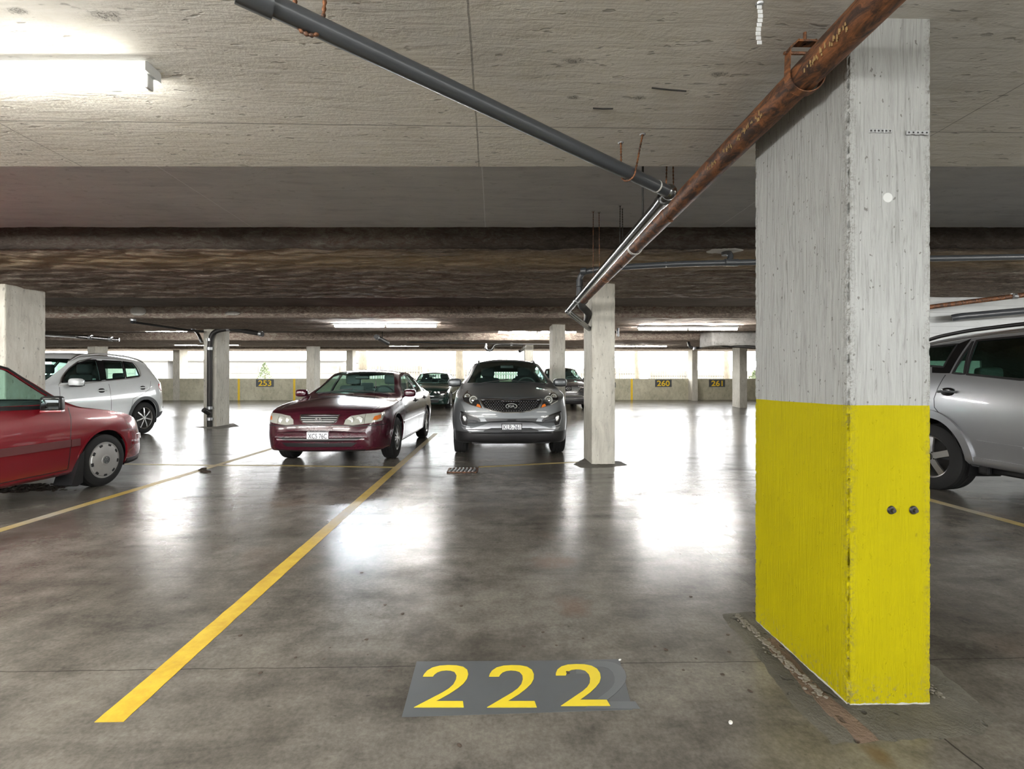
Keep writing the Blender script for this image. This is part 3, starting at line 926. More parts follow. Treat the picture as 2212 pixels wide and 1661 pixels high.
# pebbles and litter
def scatter(name, spots, mat, smin, smax, label, cat, seed, flat=.5):
    rnd = random.Random(seed)
    b_ = MB()
    for p in spots:
        s = rnd.uniform(smin, smax)
        V, F = [], []
        n = 7
        for j, (rr, z) in enumerate(((.75, 0), (1, .45), (.6, .9))):
            for i in range(n):
                a = 2 * PI * i / n
                k = rr * s * rnd.uniform(.7, 1.2)
                V.append((p[0] + k * math.cos(a), p[1] + k * math.sin(a), p[2] + z * s * flat))
        for j in range(2):
            for i in range(n): F.append((j * n + i, j * n + (i + 1) % n, (j + 1) * n + (i + 1) % n, (j + 1) * n + i))
        F.append(tuple(range(n))[::-1]); F.append(tuple(2 * n + i for i in range(n)))
        b_.add(V, F)
    return tag(b_.build(name, mat), label, cat, None, 'stuff')
rnd = random.Random(3)
sp = []
for k in range(260):
    t = rnd.random(); e = rnd.gauss(0, .018)
    X, Y = XY(1.25 - abs(e) - .012, 1.72 + t * .62)
    sp.append((X, Y, .006))
for k in range(120):
    t = rnd.random(); X, Y = XY(1.66 + rnd.gauss(0, .02), 1.72 + t * .5); sp.append((X, Y, .006))
scatter('grit', sp, M['stone'], .003, .010, 'grit and crumbled concrete along the foot of the yellow column', 'grit', 11, .7)
sp = []
for k in range(110):
    px = rnd.uniform(330, 1640); py = 900 + 560 * rnd.random() ** 1.7
    if 560 < px < 960 and py < 990 or 975 < px < 1260 and py < 1000: continue
    p = fp(px, py); sp.append((p.x, p.y, 0))
scatter('leaf_litter', sp, M['leaf'], .004, .012, 'dark leaf bits scattered over the garage floor', 'leaf litter', 12, .25)
sp = []
for k in range(420):
    px = rnd.uniform(0, 165); py = rnd.uniform(1048, 1064) - px * .03
    p = fp(px, py); sp.append((p.x - .3 * rnd.random(), p.y, 0))
scatter('leaf_litter', sp, M['leaf'], .008, .022, 'heap of dead leaves under the sill of the red hatchback', 'leaf litter', 13, .4)
sp = [(fp(x, y).x, fp(x, y).y, 0) for x, y in ((432, 1016), (437, 1019), (443, 1017), (448, 1020), (440, 1014))]
scatter('leaf_litter', sp, M['leaf'], .03, .05, 'small clump of dark leaves on the left stall line', 'leaf litter', 14, .5)
for (px, py, s, mt, lab) in ((1578, 1562, .011, 'chip_white', 'white chip lying left of the column patch'), (1339, 1426, .008, 'chip_white', 'pale pebble at the top right corner of the 222 panel'),
                             (992, 1611, .010, 'leaf', 'dark pebble below the 222 panel'), (1438, 1404, .011, 'leaf', 'dark oval stone upper right of 222'), (1620, 1494, .011, 'leaf', 'dark oval stone between 222 and the column'),
                             ):
    p = fp(px, py)
    b_ = MB().ell((0, 0, s * .3), (s, s * .6, s * .3), 1.0, 12, 8)
    o = b_.build('pebble', M[mt], smooth=60); o.location = p; o.rotation_euler = (0, 0, px)
    tag(o, lab, 'pebble', 'loose pebbles')

# drain grate
c = fp(1000, 1016.5)
r = empty('drain_grate', c, 0, 'slotted cast iron floor drain in front of the grey car', 'drain')
MB().box(-.20, .20, -.15, .15, .0003, .004).build('pit', M['black'], r)
f = MB()
f.box(-.20, .20, -.15, -.125, 0, .012).box(-.20, .20, .125, .15, 0, .012).box(-.2, -.18, -.15, .15, 0, .012).box(.18, .2, -.15, .15, 0, .012)
f.build('rim', M['rust'], r)
for k in range(7):
    x = -.15 + k * .05
    MB().tube([(x - .02, -.13, .010), (x, -.04, .016), (x + .008, .05, .016), (x, .13, .010)], .0115, 8).build('bar', M['galv'], r)

# ------------------------------------------------------------------ fluorescent fixtures
def fixture(X0, X1, Z, htop, lit, label, rows=1, hang=0.0):
    """surface strip light along X, lit = list of tube states left to right"""
    xa, ya = XY(X0, Z); xb, _ = XY(X1, Z)
    w = X1 - X0
    r = empty('strip_light', ((X0 + X1) / 2, ya - TY * w / 2, htop), -math.atan(TY), label, 'light fixture', 'fluorescent strip lights')
    h = MB()
    h.prism([(-.045, -.042), (.045, -.042), (.045, -.006), (.035, 0), (-.035, 0), (-.045, -.006)], -w / 2, w / 2, 'x')
    h.build('housing', M['white_metal'], r)
    k = len(lit); L = w / k
    for i, st in enumerate(lit):
        a = -w / 2 + i * L
        mt = M[{1: 'tube', 2: 'tube_cool', 0: 'tube_off', 3: 'tube_near'}[st]]
        MB().tube([(a + .035, 0, -.078), (a + L - .035, 0, -.078)], .019, 12).build('tube', mt, r, 40)
        for x in (a + .02, a + L - .02):
            MB().rbox((x, 0, -.068), (.018, .036, .056), .006, 2).build('lamp_holder', M['white_metal'], r)
    if hang > 0:
        for x in (-w / 2 + .2, w / 2 - .2):
            MB().tube([(x, 0, -.002), (x, 0, hang)], .004, 6).build('hanger_rod', M['iron'], r)
    return r
fixture(-3.87, -1.43, 1.945, H1, [3, 3], 'white fluorescent strip light on the ceiling at the upper left')
def fx(px0, px1, py, Z, lit, label, drop=None):
    X0, X1 = (px0 - 1067) * Z / 1000, (px1 - 1067) * Z / 1000
    ht = EYE + (825 - py) * Z / 1000 + .078
    inband = any(a <= Z <= b_ for a, b_ in ((9.95, 12.7), (15.3, 18.2)))
    top = (H3 if inband else HS)
    return fixture(X0, X1, Z, ht, lit, label, hang=max(0.0, top - ht + .02))
fx(721, 945, 705, 11.0, [2, 1], 'lit double strip light above the roof of the maroon sedan')
fx(1377, 1594, 711.5, 11.4, [1, 1], 'lit double strip light between the bare column and the yellow column')
fx(1075, 1246, 718, 14.3, [1, 1], 'lit double strip light above the roof of the grey KLR 261 car')
fx(1304, 1441, 748, 17.8, [1, 1], 'far lit strip light above the yellow wall stripe left of 260')
fx(840, 975, 747, 17.9, [1, 0], 'far strip light with only its left tube lit, above the green sedan')
fx(221, 407, 715, 13.1, [0, 1], 'strip light with only its right tube lit, left of the drain pipe column')
fx(377, 517, 745, 17.4, [2, 1], 'far lit strip light crossing behind the drain pipe column')
# unseen strip lights added out of view to brighten near ceiling and column
for X, Z, h in ((-6.35, 1.95, H1), (-6.4, -1.2, H1), (3.86, -1.2, H1), (3.3, 1.95, H1), (-3.4, -1.2, H1), (-3.55, 0.3, H1), (1.33, -1.2, H1), (6.4, -1.2, H1), (-9.5, 1.95, H1), (-9.0, -1.2, H1), (8.2, 1.95, H1),
                (-14.5, 11.0, H3 + .03), (-13.5, 1.95, H1)):
    fixture(X, X + 2.44, Z, h, [1, 1] if (X < -3.5 or X > 6) and Z < 5 else [3, 3], 'unseen strip light added to brighten the foreground')

# ------------------------------------------------------------------ pipes
def vp(X, Z, H):
    x, y = XY(X, Z); return Vector((x, y, EYE + H))
def pipe(name, pts, r, mat, label, cat='pipe', group=None, round_=.0, parts=()):
    P = bend(pts, round_, 6) if round_ else pts
    o0 = Vector(pts[0])
    e = MB().tube([Vector(p) - o0 for p in P], r, 20).build(name, mat, None, 50)
    e.location = o0
    tag(e, label, cat, group)
    return e, o0
def ring(parent, o0, p, d, r, w, mat, name='coupling'):
    d = Vector(d).normalized(); p = Vector(p) - o0
    return MB().tube([p - d * w / 2, p + d * w / 2], r, 20).build(name, mat, parent, 50)

G = 'ceiling pipes'
# rusty iron pipe
def rp(Z): return vp(1.178 , Z, 1.19 - .0172 * Z)
pr, o0 = pipe('iron_pipe', [rp(-1.5), rp(6.15)], .056, M['rust'], 'rusty brown iron pipe running under the ceiling past the yellow column', group=G)
dv = (rp(5) - rp(1)).normalized()
ring(pr, o0, rp(3.87), dv, .062, .03, M['chip_white'], 'clamp')
ring(pr, o0, rp(4.9), dv, .061, .07, M['rust'])
ring(pr, o0, rp(6.15), dv, .068, .12, M['iron'])
MB().tube([p - o0 for p in bend([rp(6.15), vp(1.2, 6.4, 1.06), vp(1.36, 6.62, .98), vp(1.385, 6.9, .90)], .08)], .05, 16).build('bend', M['iron'], pr, 50)
# stamped marks on the pipe, as raised ochre dashes
marks = MB(); rnd = random.Random(5)
for k in range(70):
    Z = rnd.choice([1.45, 1.52, 1.6, 1.95, 2.05, 2.2, 2.35]) + rnd.uniform(0, .10)
    a = math.radians(rnd.uniform(196, 214))
    c = rp(Z) - o0 + Vector((math.cos(a) * .0565, 0, math.sin(a) * .0565))
    L = rnd.uniform(.004, .012)
    marks.box(c.x - .0012, c.x + .0012, c.y, c.y + .004, c.z - L, c.z + L)
marks.build('stencil_marks', plain('ochre_print', (0.36, 0.24, 0.10), 0.6), pr)

# grey plastic branch and shiny run
g0 = vp(.983, 2.6, 1.066); g1 = vp(-.6, 1.5, 1.165); gx = g1 + (g1 - g0) * .55
pg, og = pipe('drain_pipe', [gx, g0 + (g1 - g0).normalized() * .02], .0325, M['abs'], 'dark grey plastic pipe slanting across the near ceiling from the upper left', group=G)
dg = (g0 - g1).normalized()
for p, w, rr in ((g0 - dg * .11, .01, .0335), (wp(548, 6, 1.43), .10, .041), (wp(568, 14, 1.44), .02, .039)):
    tpos = g0 + dg * ((p - g0).dot(dg))
    ring(pg, og, tpos, dg, rr, w, M['abs'] if w > .015 else M['chip_white'])
c0 = vp(.975, 2.64, 1.052); c1 = vp(.972, 6.1, .935)
pc, oc = pipe('drain_pipe', [g0, c0 + (c1 - c0) * .01, c1, vp(1.2, 6.42, .84), vp(1.385, 6.72, .77)], .035, M['gloss_pipe'], 'shiny grey drain pipe running beside the rusty pipe down to the bare column', group=G, round_=.06)
dc = (c1 - c0).normalized()
for p, w, rr in ((c0 + dc * .04, .07, .040), (vp(.973, 5.42, .957), .10, .043), (vp(.973, 3.95, 1.01), .012, .034), (vp(.973, 4.95, .975), .01, .034), (c1 - dc * .06, .10, .040), (vp(.976, 2.66, 1.05), .03, .042)):
    tp = c0 + dc * ((p - c0).dot(dc))
    ring(pc, oc, tp, dc, rr, w, M['gloss_pipe'])
MB().ell(g0 - oc, (.043, .043, .043), 1, 16, 10).build('elbow', M['gloss_pipe'], pc, 60)
# cross pipe at the second band
k0 = vp(.97, 5.05, 1.24)
pk, ok = pipe('drain_pipe', [vp(.973, 5.3, .99), vp(.97, 5.22, 1.235), vp(1.3, 5.08, 1.255), vp(2.0, 5.0, 1.275), vp(3.6, 4.95, 1.30), vp(6.5, 4.9, 1.34)], .031, M['abs'],
              'dark grey plastic pipe crossing under the brown band behind the bare column top', group=G, round_=.09)
for p, d, w, rr in ((vp(1.0, 5.18, 1.24), (1, -.3, 0), .06, .037), (vp(1.86, 5.02, 1.271), (1, 0, 0), .012, .034), (vp(2.55, 4.98, 1.285), (1, 0, 0), .14, .037), (vp(2.85, 4.97, 1.289), (1, 0, 0), .012, .034),
                  (vp(.971, 5.25, 1.12), (0, 0, 1), .08, .037)):
    ring(pk, ok, p, d, rr, w, M['abs'] if w > .02 else M['chip_white'])
tr = [vp(2.53, 4.98, 1.30), vp(2.56, 5.0, 1.36), vp(2.52, 5.02, 1.43)]
MB().tube([p - ok for p in bend(tr, .05)], .03, 14).build('trap', M['abs'], pk, 50)
MB().tube([vp(2.52, 5.02, 1.375) - ok, vp(2.52, 5.02, 1.43) - ok], .05, 16).build('trap_collar', M['iron'], pk, 50)
# plaster patch round the trap
o = MB().ell((0, 0, 0), (.20, .11, .012), .9, 24, 10).build('plaster_patch', M['chip_white'], smooth=60)
o.location = vp(2.5, 5.02, 1.42)
tag(o, 'white plaster patch on the brown band where the pipe trap goes up', 'plaster patch')

def strap_loop(label, top_pts, pc_, r, name='pipe_hanger', mat='rust', th=.006):
    """perforated strap from two ceiling points round under a pipe"""
    a, b_ = [Vector(p) for p in top_pts]; c_ = Vector(pc_)
    u = (b_ - a); u.z = 0
    if u.length < 1e-3: u = Vector((0, 1, 0))
    u.normalize()
    pts = [a]
    for k in range(9):
        q = PI + PI * k / 8
        pts.append(c_ + u * (math.cos(q) * r) + Vector((0, 0, math.sin(q) * r)))
    pts.append(b_)
    m = MB()
    o0_ = a
    # links along the strap
    for p, q in zip(pts, pts[1:]):
        k = max(1, int((q - p).length / .022))
        for i in range(k):
            s, e = p + (q - p) * (i / k), p + (q - p) * ((i + 1) / k)
            mid = (s + e) / 2
            m.tube([s - o0_, mid - o0_, e - o0_], [th * .55, th, th * .55], 6)
    o_ = m.build(name, M[mat], smooth=60)
    o_.location = o0_
    for t_ in (a, b_):
        MB().lathe([(-.002, 0.001), (-.006, .012), (0, .016)], 'z', 12, t_ - o0_).build('ceiling_washer', M['galv'], o_, 40)
    return tag(o_, label, 'pipe hanger', 'pipe hangers')
def on(g, d, px):   # point on a pipe line for a pixel column
    best = min((g + d * (s * .005) for s in range(-10, 900)), key=lambda p: abs(1067 + 1000 * p.x / (p.y + TY * p.x) - px))
    return best
cc = on(g0, -dg, 1358)
strap_loop('rusty chain strap holding the slanting grey pipe near its elbow', [wp(1341, 308, 1.324 / .517), wp(1388, 290, 1.324 / .535)], cc, .04)
cc = on(g0, -dg, 668)
strap_loop('rusty perforated strap holding the slanting grey pipe at the top left', [(cc.x - .04, cc.y - .01, H1), (cc.x + .05, cc.y + .02, H1)], cc, .041, th=.008)
c_ = rp(4.28)
strap_loop('dark wire hanger on the rusty pipe above the brown band', [(c_.x - .02, c_.y - .03, HS), (c_.x + .02, c_.y + .04, HS)], c_, .064, mat='iron', th=.005)
c_ = rp(3.1)
strap_loop('rusty strap holding the rusty pipe behind the near slab edge', [(c_.x - .03, c_.y - .03, HS), (c_.x + .03, c_.y + .03, HS)], c_, .064)
c_ = vp(.974, 3.03, 1.04)
o = MB().tube([(0, 0, -.03), (0, 0, HS - c_.z)], .007, 8).build('hanger_rod', M['iron']); o.location = c_
tag(o, 'black rod from the high slab down to the shiny pipe', 'pipe hanger', 'pipe hangers')
c_ = vp(.973, 4.4, .995)
strap_loop('thin wire hanger on the shiny pipe near the white clamp', [(c_.x - .03, c_.y, HS), (c_.x + .03, c_.y + .02, HS)], c_, .035, mat='rust', th=.004)
# clevis hanger on rusty pipe
c_ = rp(1.755)
ch = empty('clevis_hanger', c_, 0, 'rusty clevis hanger on the thick pipe beside the yellow column', 'pipe hanger', 'pipe hangers')
m = MB()
band = [(.066 * math.cos(q), .066 * math.sin(q)) for q in np.linspace(PI, 2 * PI, 13)]
band = [(-.066, .10), (-.05, .118), ] [::-1] and [(-.030, .125), (-.062, .095)] + band + [(.062, .095), (.030, .125)]
outp = [(x * 1.07, z * 1.05) for x, z in band]
V = []
for (x, z), (x2, z2) in zip(band, outp):
    for y in (-.016, .016): V += [(x, y, z), (x2, y, z2)]
F = []
for i in range(len(band) - 1):
    a = i * 4; b2 = a + 4
    F += [(a, b2, b2 + 2, a + 2), (a + 1, a + 3, b2 + 3, b2 + 1), (a, a + 1, b2 + 1, b2), (a + 2, b2 + 2, b2 + 3, a + 3)]
m.add(V, F); m.box(-.034, .034, -.016, .016, .120, .128)
m.build('loop', M['rust'], ch)
MB().tube([(-.08, 0, .085), (.08, 0, .085)], .006, 8).build('bolt', M['rust'], ch)
MB().tube([(0, 0, .12), (0, 0, H1 - c_.z)], .006, 8).build('rod', M['rust'], ch)
# cut strap hanging from the ceiling
p = wp(1640, 8, 1.324 / .817)
o = empty('hanging_strap', (p.x, p.y, H1), 0, 'cut white perforated strap dangling from the ceiling near the rusty pipe', 'strap')
m = MB()
for k in range(9):
    z = -.012 - k * .0155
    m.rbox((.004 * math.sin(k * .8), 0, z), (.018, .002, .014), .003, 1)
m.build('band', M['white_metal'], o)
MB().lathe([(-.004, .001), (-.006, .012), (0, .014)], 'z', 12).build('bolt', M['galv'], o)
# strap stubs and anchors on the near column
def col_stub(px0, px1, py, label):
    a, b_ = wp(px0, py, 1.684), wp(px1, py, 1.684)
    o = empty('strap_stub', a, 0, label, 'strap', 'strap stubs on the near column')
    w = b_.x - a.x; m = MB(); k = max(2, int(w / .014)); h_ = MB()
    for i in range(k):
        x = w * (i + .5) / k
        m.rbox((x, -.001, 0), (w / k * 1.02, .003, .017 - .003 * (i % 2)), .003, 1)
        h_.lathe([(-.0028, .0002), (-.003, .0035)], 'y', 10, (x, 0, 0))
    m.build('band', M['galv'], o); h_.build('holes', M['black'], o)
col_stub(1876, 1926, 283, 'left perforated strap stub on the white face of the near column')
col_stub(1957, 2006, 287, 'right perforated strap stub on the white face of the near column')
for px, lab in ((1926, 'left of the two sheared bolts in the yellow face of the near column'), (1974, 'right of the two sheared bolts in the yellow face of the near column')):
    a = wp(px, 1102, 1.684)
    o = MB().lathe([(-.012, .0), (-.012, .007), (-.004, .008), (-.003, .013), (.002, .016)], 'y', 14).build('bolt', M['iron'], smooth=40)
    o.location = a; tag(o, lab, 'bolt', 'anchor bolts in the near column')

for (xa, ya, xb, yb, lab) in ((1408, 190, 1482, 197, 'long black wire stub lying flat in the ceiling right of the joint'), (1281, 234, 1324, 235, 'short black wire stub lying flat in the ceiling right of the joint')):
    a, b_ = wp(xa, ya, 1.322 * FPX / (825 - ya)), wp(xb, yb, 1.322 * FPX / (825 - yb))
    o = MB().tube([Vector((0, 0, 0)), (b_ - a) * .5 + Vector((0, .002, 0)), b_ - a], .0035, 6).build('wire_stub', M['iron']); o.location = a
    tag(o, lab, 'wire')
for (px, py, rr, lab) in ((1917, 427, .019, 'round white filler spot in the middle of the white face of the near column'),):
    o = MB().lathe([(-.0015, .0005), (-.0015, rr * .9), (.001, rr)], 'y', 24).build('filler_spot', M['filler']); o.location = wp(px, py, 1.686)
    tag(o, lab, 'filler spot')
# far pipework
def far_pipe(pts, d, mat, label, round_=.15, clamps=()):
    P = [wp(*p) for p in pts]
    o_, oo = pipe('pipe', P, d / 2, M[mat], label, group='distant pipes', round_=round_)
    for (px, py, Z, dr) in clamps:
        q = wp(px, py, Z)
        ring(o_, oo, q, dr, d / 2 * 1.18, .07, M['galv'], 'clamp')
    return o_
far_pipe([(453, 922, 12.13), (453, 735, 12.1), (462, 716, 12.1), (490, 710, 12.15), (500, 710, 12.2), (568, 722, 12.0)], .12, 'iron',
         'black drain pipe down the front of the left column, bending right at the top', .35,
         ((453, 905, 12.1, (0, 0, 1)), (453, 881, 12.1, (0, 0, 1)), (453, 753, 12.1, (0, 0, 1)), (453, 734, 12.1, (0, 0, 1)), (563, 721, 12.0, (1, 0, -.2)), (494, 710, 12.15, (1, 0, 0))))
far_pipe([(453, 893, 12.1), (440, 885, 11.95)], .13, 'iron', 'cleanout branch near the foot of the black drain pipe', 0)
far_pipe([(288, 662, 10.4), (288, 696, 10.2)], .10, 'abs', 'short pipe stub coming out of the ceiling left of the drain pipe column', 0, ((288, 670, 10.3, (0, 0, 1)), (288, 690, 10.2, (0, 0, 1))))
far_pipe([(288, 696, 10.2), (330, 702, 10.6), (398, 712, 11.6), (440, 716, 12.0)], .05, 'iron', 'thin pipe from the ceiling stub to the drain pipe column', .2)
far_pipe([(100, 722, 12.6), (165, 726, 11.6), (172, 727, 11.5), (258, 734, 11.9)], .10, 'gloss_pipe', 'shiny pipe length hung above the white SUV', .1, ((196, 729, 11.6, (1, 0, 0)), (240, 732.5, 11.8, (1, 0, 0))))
far_pipe([(408, 708, 12.2), (425, 716, 12.0), (432, 728, 11.9), (436, 740, 11.9)], .07, 'gloss_pipe', 'curled metal pipe fitting just left of the drain pipe column', .2, ((418, 712, 12.05, (1, 0, -.5)),))
far_pipe([(812, 727, 13.4), (838, 741, 14.6)], .13, 'iron', 'short dark pipe end under the ceiling above the maroon sedan', 0, ((815, 728.5, 13.5, (1, .8, -.4)),))
far_pipe([(880, 739, 16.0), (1040, 742, 15.6), (1190, 744, 15.0)], .05, 'iron', 'thin sprinkler pipe above the grey car roof', .1)
far_pipe([(1050, 742, 15.5), (1050, 755, 15.5), (1062, 757, 15.5), (1068, 744, 15.5), (1135, 744, 15.4), (1128, 756, 15.3), (1122, 759, 15.2)], .10, 'gloss_pipe', 'metal valve and elbow pipework above the grey car roof', .12, ((1105, 744, 15.4, (1, 0, 0)),))
far_pipe([(1487, 740, 15.5), (1490, 751, 15.3), (1512, 752, 15.2), (1520, 744, 14.6), (1646, 751, 13.6)], .09, 'iron', 'dark pipe under the left end of the white duct', .15, ((1500, 752, 15.2, (1, 0, 0)),))
far_pipe([(1335, 707, 11.9), (1335, 727, 11.9)], .06, 'abs', 'tiny pipe stub at the right of the bare column', 0)
far_pipe([(1980, 667, 7.0), (2100, 651, 6.9), (2190, 640, 6.7), (2330, 622, 6.5)], .07, 'rust', 'brown pipe along the bottom of the band above the silver SUV', .1, ((2190, 640, 6.7, (1, 0, 0)),))
far_pipe([(2056, 687, 7.45), (2070, 684, 7.4), (2250, 668, 7.2), (2350, 660, 7.1)], .11, 'abs', 'thick dark pipe end in front of the white wall above the silver SUV', .1)
q = wp(826, 735, 14.0)
o = MB().tube([(0, 0, -.02), (0, 0, HS - q.z)], .012, 8).build('hanger_rod', M['iron']); o.location = q
tag(o, 'rod holding the short dark pipe end above the maroon sedan', 'pipe hanger', 'pipe hangers')
o = MB().ell((0, 0, 0), (.17, .03, .10), .9, 20, 10).build('plaster_patch', M['wall_dim'], smooth=60); o.location = wp(299, 672, 9.945)
tag(o, 'grey plaster patch on the dark band behind the ceiling pipe stub', 'plaster patch')
o = MB().ell((0, 0, 0), (.16, .03, .045), .9, 20, 10).build('plaster_patch', M['wall_dim'], smooth=60); o.location = wp(503, 677, 9.945)
tag(o, 'pale plaster patch on the dark band right of the drain pipe column', 'plaster patch')
# ------------------------------------------------------------------ cars
# car space: nose at y = 0, tail at y = L, x to the sides, z up
def pchip(pts):
    x = np.array([p[0] for p in pts], float); y = np.array([p[1] for p in pts], float)
    h = np.diff(x); d = np.diff(y) / h
    m = np.zeros(len(x)); m[0], m[-1] = d[0], d[-1]
    for i in range(1, len(x) - 1):
        if d[i - 1] * d[i] > 0:
            w1, w2 = 2 * h[i] + h[i - 1], h[i] + 2 * h[i - 1]
            m[i] = (w1 + w2) / (w1 / d[i - 1] + w2 / d[i])
    def f(t):
        t = min(max(t, x[0]), x[-1])
        i = min(int(np.searchsorted(x, t, 'right')) - 1, len(h) - 1); i = max(i, 0)
        s = (t - x[i]) / h[i]
        return float((1 + 2 * s) * (1 - s) ** 2 * y[i] + s * (1 - s) ** 2 * h[i] * m[i] + s * s * (3 - 2 * s) * y[i + 1] + s * s * (s - 1) * h[i] * m[i + 1])
    return f

DBG = False
class Car:
    def __init__(c, name, label, loc, rot, S, paint, group=None):
        c.S = S; c.L = S['L']; c.paint = paint
        c.root = empty(name, loc, rot, label, 'car', group)
        c.body_base()

    # ---- smooth closed body surface
    def body_base(c):
        S = c.S; L = c.L
        f = {k: pchip(S[k]) for k in ('top', 'crown', 'belt', 'bot', 'wb', 'wroof')}
        ys = [0, .004, .012, .025, .04, .06, .085, .115, .15, .20]
        y = .27
        while y < L - .25: ys.append(y); y += .075
        ys += [L - .2, L - .15, L - .115, L - .085, L - .06, L - .04, L - .025, L - .012, L - .004, L]
        bf, br = S.get('bow', (.24, .20))
        sh = S.get('shoulder', .045)
        rings = []
        for y in ys:
            top, bot = f['top'](y), f['bot'](y)
            ze = top - f['crown'](y)
            belt = min(f['belt'](y), ze - .006)
            belt = max(belt, bot + .02)
            ze = max(ze, belt + .004)
            wb = f['wb'](y); wt = wb - sh * min(1, (belt - bot) / .3)
            wr = min(f['wroof'](y), wt - .02)
            zm = bot + (belt - bot) * S.get('wide', .55)
            P = []
            # underside
            for t in (0, .45, .8): P.append(((wb - .10) * t, bot))
            # sill / bumper turn
            r0 = min(.06, (belt - bot) * .3)
            P.append((wb - .10, bot))
            for q in (25, 50, 75): P.append((wb - .10 + .07 * math.sin(math.radians(q)), bot + r0 * (1 - math.cos(math.radians(q)))))
            z0 = bot + r0
            for k in range(7):
                t = k / 6
                P.append((wb - .03 + .03 * math.sin(t * PI / 2), z0 + (zm - z0) * t))
            n = 8
            for k in range(1, n + 1):
                t = k / n
                P.append((wb - (wb - wt) * t ** 2.0, zm + (belt - zm) * t))
            n = 10
            dz, dx = ze - belt, wt - wr
            steep = min(1, max(0, dz / .25))
            for k in range(1, n + 1):
                t = k / n
                bulge = .02 * steep * math.sin(t * PI)
                xx, zz = wt - dx * t, belt + dz * t
                if steep < 1:
                    q = t * PI / 2
                    x2, z2 = wr + dx * math.cos(q), belt + dz * math.sin(q)
                    xx, zz = xx * steep + x2 * (1 - steep), zz * steep + z2 * (1 - steep)
                P.append((xx + bulge, zz))
            n = 12
            for k in range(1, n + 1):
                t = k / n
                x = wr * (1 - t) ** 1.0
                P.append((x, ze + (top - ze) * (1 - (x / wr) ** S.get('crownp', 2.3))))
            g = max(0, 1 - y / .95) ** 2 * bf
            gr = max(0, 1 - (L - y) / .9) ** 2 * br
            W = S['W'] / 2
            rings.append([(x, y + (g - gr) * (abs(x) / W) ** 2.6, z) for x, z in P])
        m = len(rings[0])
        V, F = [], []
        idx = {}
        for i, R in enumerate(rings):
            for k, (x, y, z) in enumerate(R):
                idx[i, k, 1] = len(V); V.append((x, y, z))
                if k in (0, m - 1): idx[i, k, -1] = idx[i, k, 1]
                else: idx[i, k, -1] = len(V); V.append((-x, y, z))
        for i in range(len(rings) - 1):
            for k in range(m - 1):
                for s in (1, -1):
                    q = (idx[i, k, s], idx[i + 1, k, s], idx[i + 1, k + 1, s], idx[i, k + 1, s])
                    F.append(q[::-1] if s == 1 else q)
        for i, fl in ((0, 0), (len(rings) - 1, 1)):
            for k in range(m - 1):
                q = []
                for a in (idx[i, k, 1], idx[i, k + 1, 1], idx[i, k + 1, -1], idx[i, k, -1]):
                    if a not in q: q.append(a)
                if len(q) > 2: F.append(tuple(q[::-1] if fl else q))
        me = bpy.data.meshes.new('b'); me.from_pydata(V, [], F)
        bm = bmesh.new(); bm.from_mesh(me)
        bmesh.ops.remove_doubles(bm, verts=bm.verts, dist=1e-5)
        bmesh.ops.recalc_face_normals(bm, faces=bm.faces)
        bm.to_mesh(me); bm.free()
        c.V = np.array([v.co[:] for v in me.vertices]); c.Nm = np.array([v.normal[:] for v in me.vertices])
        c.F = [tuple(p.vertices) for p in me.polygons]
        c.FC = np.array([p.center[:] for p in me.polygons]); c.FN = np.array([p.normal[:] for p in me.polygons])
        c.bvh = BVHTree.FromPolygons([Vector(v) for v in c.V], c.F)
        bpy.data.meshes.remove(me)

    def hit(c, view, u, v):
        """surface point and normal seen from 'front' (x,z), 'rear' (x,z), 'left'/'right' (y,z), 'top' (x,y)"""
        o, d = {'front': (Vector((u, -3, v)), Vector((0, 1, 0))), 'rear': (Vector((u, 9, v)), Vector((0, -1, 0))),
                'left': (Vector((-3, u, v)), Vector((1, 0, 0))), 'right': (Vector((3, u, v)), Vector((-1, 0, 0))),
                'top': (Vector((u, v, 4)), Vector((0, 0, -1)))}[view]
        p, n, i, dist = c.bvh.ray_cast(o, d)
        if p is None: return None, None
        # smooth normal
        f = c.F[i]
        w = [1 / (1e-4 + (Vector(c.V[k]) - p).length) for k in f]
        nn = sum((Vector(c.Nm[k]) * a for k, a in zip(f, w)), Vector()).normalized()
        return p, nn

    def pix(c, px, py):
        """where the line of sight through a photo pixel meets this body: (y, z) in car space"""
        Mi = (Matrix.Translation(c.root.location) @ c.root.rotation_euler.to_matrix().to_4x4() @ Matrix.Diagonal((*c.root.scale, 1))).inverted()
        o = Mi @ Vector((0, 0, EYE)); d = (Mi.to_3x3() @ (wp(px, py, 5.0) - Vector((0, 0, EYE)))).normalized()
        p, n, i, dist = c.bvh.ray_cast(o, d)
        if p is None:      # just past the outline: closest skin point to the line of sight
            best = min((c.bvh.find_nearest(o + d * (k * .05)) for k in range(20, 260)), key=lambda r: r[3])
            p = best[0]
        return (p.y, p.z)

    def lines(c, name, view, polys, w, mat, t=.003, closed=False):
        for pts in polys: c.ribbon(name, view, pts, w, mat, t, mirror=True, closed=closed)

    AX = {'front': (0, 2, 1, -1), 'rear': (0, 2, 1, 1), 'left': (1, 2, 0, -1), 'right': (1, 2, 0, 1), 'top': (0, 1, 2, 1)}
    def prism(c, view, poly, lim):
        b_ = MB(); a, b2, ax, s = c.AX[view]
        axis = 'xyz'[ax]
        return b_.prism(poly, lim[0], lim[1], axis)

